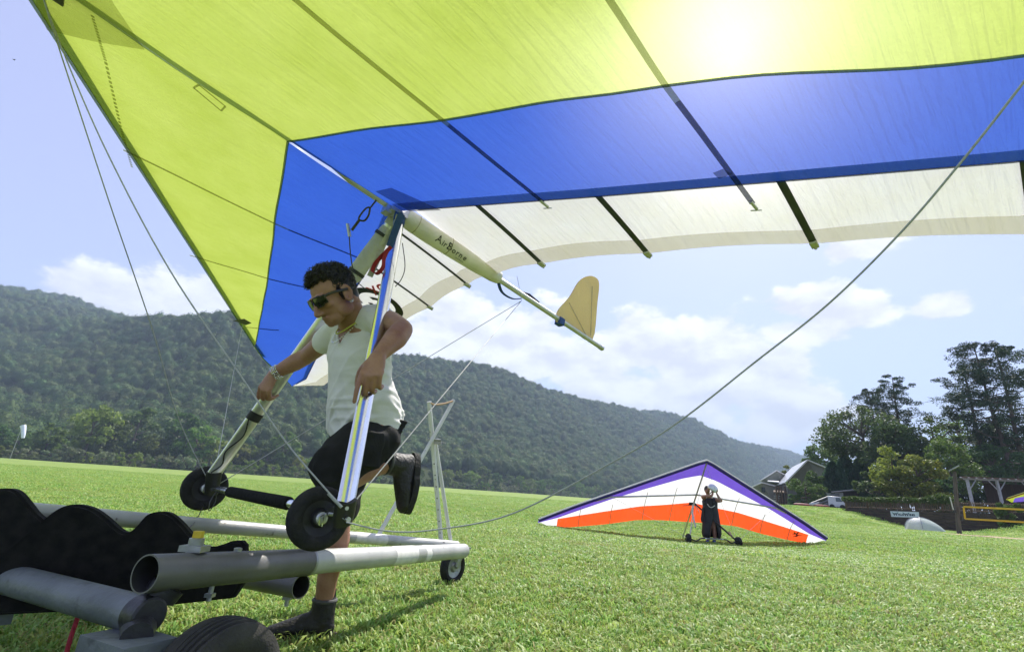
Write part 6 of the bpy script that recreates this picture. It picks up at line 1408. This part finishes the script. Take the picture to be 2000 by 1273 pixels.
h = ht(1770, 815, 58); plant('broadleaf_tree', 'dark tree filling the gap under the slender pine', 'tree', bz(1768, 58), broadleaf(8, h, 4.0, 4.0, h - 4.3, 50, 140, .18), M_lf_dark)
h = ht(1850, 800, 60); plant('broadleaf_tree', 'thin crowned olive tree between the pines', 'tree', bz(1852, 60), broadleaf(9, h, 3.6, 3.4, h - 3.6, 30, 80, .17), M_lf_mid)
h = ht(1935, 632, 56); plant('pine_tree', 'tall open pine with the highest crown on the right', 'tree', bz(2000, 56), pine(33, h, .36, 4.7, 38, 140, .095, lean=(-1.3, 0)), M_lf_pine, 'needles')
h = ht(1895, 685, 58); plant('pine_tree', 'second tall pine just left of the highest pine', 'tree', bz(1955, 58), pine(34, h, .42, 3.8, 30, 140, .09, lean=(-.9, 0)), M_lf_pine, 'needles')
h = ht(2020, 640, 55); plant('pine_tree', 'tall pine cut by the right edge of the picture', 'tree', bz(2030, 55), pine(35, h, .35, 4.6, 38, 140, .095, lean=(-.6, 0)), M_lf_pine, 'needles')
h = ht(1905, 800, 66); plant('broadleaf_tree', 'loose yellowish tree seen between the tall pine trunks', 'tree', bz(1905, 66), broadleaf(10, h, 3.6, 3.6, h - 3.6, 26, 70, .17), M_lf_yel)
h = ht(1975, 810, 60); plant('broadleaf_tree', 'dark leafy tree below the pine at the right edge', 'tree', bz(1985, 60), broadleaf(11, h, 4.0, 3.6, h - 4.0, 36, 110, .18), M_lf_dark)
h = ht(1760, 874, 50); plant('broadleaf_tree', 'bright yellow green tree above the vine covered fence', 'tree', bz(1757, 50), broadleaf(12, h, 2.3, 2.6, h - 2.6, 34, 150, .15, low=-.85), M_lf_yel)
h = ht(1805, 888, 48); plant('broadleaf_tree', 'golden tinged bush right of the bright yellow green tree', 'tree', bz(1803, 48), broadleaf(13, h, 2.4, 2.4, h - 2.4, 34, 150, .15, low=-.85), M_lf_gold)
h = ht(1880, 864, 52); plant('broadleaf_tree', 'rounded olive tree behind the wooden pole', 'tree', bz(1872, 52), broadleaf(14, h, 3.2, 2.8, h - 2.8, 46, 140, .15, low=-.85), M_lf_mid)
h = ht(1950, 872, 54); plant('broadleaf_tree', 'dark bushy tree hanging over the pavilion roof', 'tree', bz(1955, 54), broadleaf(15, h, 4.0, 2.8, h - 2.7, 50, 140, .16), M_lf_dark)
h = ht(1835, 905, 49); plant('leafy_bush', 'dark green bush at the right end of the vine', 'bush', bz(1842, 49), broadleaf(16, h, 2.0, 2.2, 2.2, 24, 130, .15, low=-.9), M_lf_dark)
h = ht(1725, 920, 52); plant('leafy_bush', 'deep green bush behind the vine near the conifers', 'bush', bz(1722, 52), broadleaf(17, h, 2.0, 2.2, 2.2, 24, 130, .15, low=-.9), M_lf_dark)
p = at(1968, 1000, 35.2); plant('leafy_bush', 'leafy bush growing on the bank under the lime green glider', 'bush', Vector((p.x, p.y, zg(p.x, p.y) - .1)), broadleaf(18, 1.9, .85, .95, 1.05, 22, 120, .085, low=-.9), M_lf_mid)
for k, (u, v, d, rx, lb_) in enumerate(((1705, 935, 66, 3.0, 'dark shrub low behind the fence under the conifers'), (1775, 938, 64, 3.0, 'dark shrub low behind the golden bush'), (1845, 925, 62, 3.2, 'dark shrub low behind the wooden pole'), (1905, 900, 62, 3.6, 'dark shrub rising behind the left pavilion post'), (1965, 895, 62, 3.6, 'dark shrub rising behind the right pavilion post'), (2035, 890, 62, 3.8, 'dark shrub at the right picture edge behind the pavilion'))):
    h = ht(u, v, d); plant('leafy_bush', lb_, 'bush', bz(u, d), broadleaf(90 + k, h, rx, h * .5, h * .5, 34, 130, .19, low=-.95), M_lf_dark, group='dark shrubs behind the fence')
# trees and shrubs along the far edge of the field
vari = []
M_ed_a = leaf_mat('edge_mid_leaf', (0.105, 0.185, 0.034), (0.180, 0.265, 0.054), trans=.45); M_ed_b = leaf_mat('edge_dark_leaf', (0.062, 0.122, 0.030), (0.110, 0.180, 0.046), trans=.42)
for k in range(7):
    hh_ = (11.5, 13, 9.5, 12, 14, 10.5, 12.5)[k]; rx = (4.6, 4.2, 4.4, 5.2, 4.4, 3.8, 5.0)[k]
    vari.append(('tree', broadleaf(50 + k, hh_, rx, hh_ * .40, hh_ * .60, 30, 60, .46, low=-.95), (M_ed_a, M_ed_b, M_lf_yel, M_ed_a, M_ed_b, M_ed_a, M_ed_b)[k]))
M_lf_pale = leaf_mat('pale_olive_leaf', (0.14, 0.18, 0.09), (0.22, 0.26, 0.13), trans=.3)
for k in range(4):
    hh_ = (4.6, 5.4, 4.0, 5.0)[k]; vari.append(('bush', broadleaf(70 + k, hh_, hh_ * .72, hh_ * .48, hh_ * .5, 22, 60, .30, low=-.95), (M_ed_a, M_lf_pale, M_ed_b, M_lf_pale)[k]))
LBL = ['rounded mid green tree in the row along the far field edge', 'dark green tree in the row along the far field edge', 'yellow green tree in the row along the far field edge', 'broad mid green tree in the row along the far field edge', 'tall dark tree in the row along the far field edge', 'narrow mid green tree in the row along the far field edge', 'wide dark tree in the row along the far field edge',
       'mid green shrub at the foot of the far tree row', 'low pale olive shrub at the foot of the far tree row', 'dark shrub at the foot of the far tree row', 'tall pale olive shrub at the foot of the far tree row']
first = {}
ORD = ['first', 'second', 'third', 'fourth', 'fifth', 'sixth', 'seventh', 'eighth', 'ninth', 'tenth', 'eleventh', 'twelfth']
PLACES = [(70, 'behind the windsock'), (190, 'between windsock and first rigging wire'), (350, 'under the front rigging wires'), (450, 'behind the far wheel'), (600, 'between far wheel and man'), (800, 'behind the man'), (870, 'behind the keel stand'), (1000, 'right of the keel stand'), (1120, 'under the long side cable'), (1400, 'left of the purple glider')]
edge_all = []
def edge_plant(k, u, dd, s):
    hv = 893 + 136 * u / 2000; d = plane_depth(u, hv, BA, BB) + dd; p = at(u, hv, d); p.z = zg(p.x, p.y)
    r = ray(u, hv)
    ty, pr_, mt = vari[k]; grp = ('trees' if ty == 'tree' else 'shrubs') + ' along the far field edge, kind %s' % ('abcdefghijk'[k])
    grp = ('%s, repeated along the far field edge' % LBL[k].split(' in the row')[0].split(' at the foot')[0])
    if k not in first: first[k] = plant('far_tree' if ty == 'tree' else 'far_shrub', LBL[k], ty, (0, 0, 0), pr_, mt, group=grp); o = first[k]
    else: o = copy_tree(first[k])
    o.location = p; o.rotation_euler = (0, 0, rr2.uniform(0, 6.283)); o.scale = (s, s, s * rr2.uniform(.9, 1.12)); edge_all.append((u, k, o)); return o
rr2 = random.Random(21)
u = -60.0
while u < 1290:                                       # the taller trees
    d = plane_depth(u, 893 + .068 * u, BA, BB); stepu = 944 / d * rr2.uniform(5.2, 8.2); k = rr2.choice((0, 1, 2, 3, 4, 5, 6))
    s = rr2.uniform(.75, 1.1) * (1.5 if 130 < u < 560 else 1.0); edge_plant(k, u, rr2.uniform(5, 22), s); u += stepu
u = -40.0
while u < 1270:                                       # the shrubs in front of them
    d = plane_depth(u, 893 + .068 * u, BA, BB); edge_plant(rr2.choice((7, 8, 9, 10, 9, 7)), u, rr2.uniform(-4, 3), rr2.uniform(.75, 1.15)); u += 944 / d * rr2.uniform(3.6, 6.0)
cnt = {}
for u_, k_, o in sorted(edge_all, key=lambda q: q[0]):          # told apart by what they stand behind, counted from the left
    w_ = next(t for x, t in PLACES if u_ < x); c_ = cnt.get((k_, w_), 0); cnt[(k_, w_)] = c_ + 1
    ds = LBL[k_].split(' in the row')[0].split(' at the foot')[0]
    o['label'] = '%s %s at the field edge %s' % (ORD[min(c_, 11)], ds, w_); o['group'] = 'trees along the far field edge' if k_ < 7 else 'shrubs along the far field edge'
# windsock
M_sock2 = pmat('white_windsock', (0.70, 0.73, 0.85), (0.62, 0.66, 0.80), scale=2, rough=.8)
wd_ = 100.0; wb = at(21, 891, wd_); wb.z = zg(wb.x, wb.y); wt = at(47, 829, wd_); wt.x, wt.y = wb.x, wb.y
ws = thing('windsock', 'limp white and blue windsock on a thin pole at the far left', 'windsock', wb)
MB().sweep([wb, wt], [.06, .045], 8).build('pole', M_galv, ws)
sp = wt + Vector((.15, -.1, -.1)); MB().sweep(crom([sp, sp + Vector((.35, 0, -.6)), sp + Vector((.85, -.1, -1.7)), sp + Vector((1.05, -.1, -2.5))], 5), list(np.linspace(.52, .27, 16)), 16, caps=False).build('sleeve', M_sock2, ws)
MB().lathe([(0, .53), (.04, .53), (.04, .50), (0, .50)], sp, Vector((.35, 0, -.6)), 20).build('hoop', M_galv, ws)
# a bird far up on the left
bc_ = at(27, 117, 40); tag(MB().add([bc_ + Vector(q) for q in ((-.16, 0, .05), (-.05, .03, .0), (.05, .03, 0), (.16, .0, .06), (.03, -.05, -.01), (-.03, -.05, -.01), (0, .1, -.01), (0, -.12, 0), (0, 0, -.04))], [(0, 1, 8, 5), (3, 4, 8, 2), (1, 6, 2, 8), (5, 8, 4, 7)]).build('bird', M_blk), 'tiny dark bird high in the sky on the left', 'bird')
# ---------------------------------------------------------------- air
M_haze = bpy.data.materials.new('summer_haze'); M_haze.use_nodes = True; t_ = M_haze.node_tree
t_.nodes.remove(t_.nodes['Principled BSDF']); pv = t_.nodes.new('ShaderNodeVolumePrincipled'); pv.inputs['Color'].default_value = (0.60, 0.77, 1.0, 1)
pv.inputs['Density'].default_value = 0.00040; pv.inputs['Anisotropy'].default_value = 0.0
t_.links.new(pv.outputs[0], t_.nodes['Material Output'].inputs['Volume'])
hz = MB().box((0, 0, 222), (7860, 7860, 456)).build('haze', M_haze, None, smooth=False); hz['kind'] = 'stuff'; hz['label'] = 'pale summer haze in the valley air'
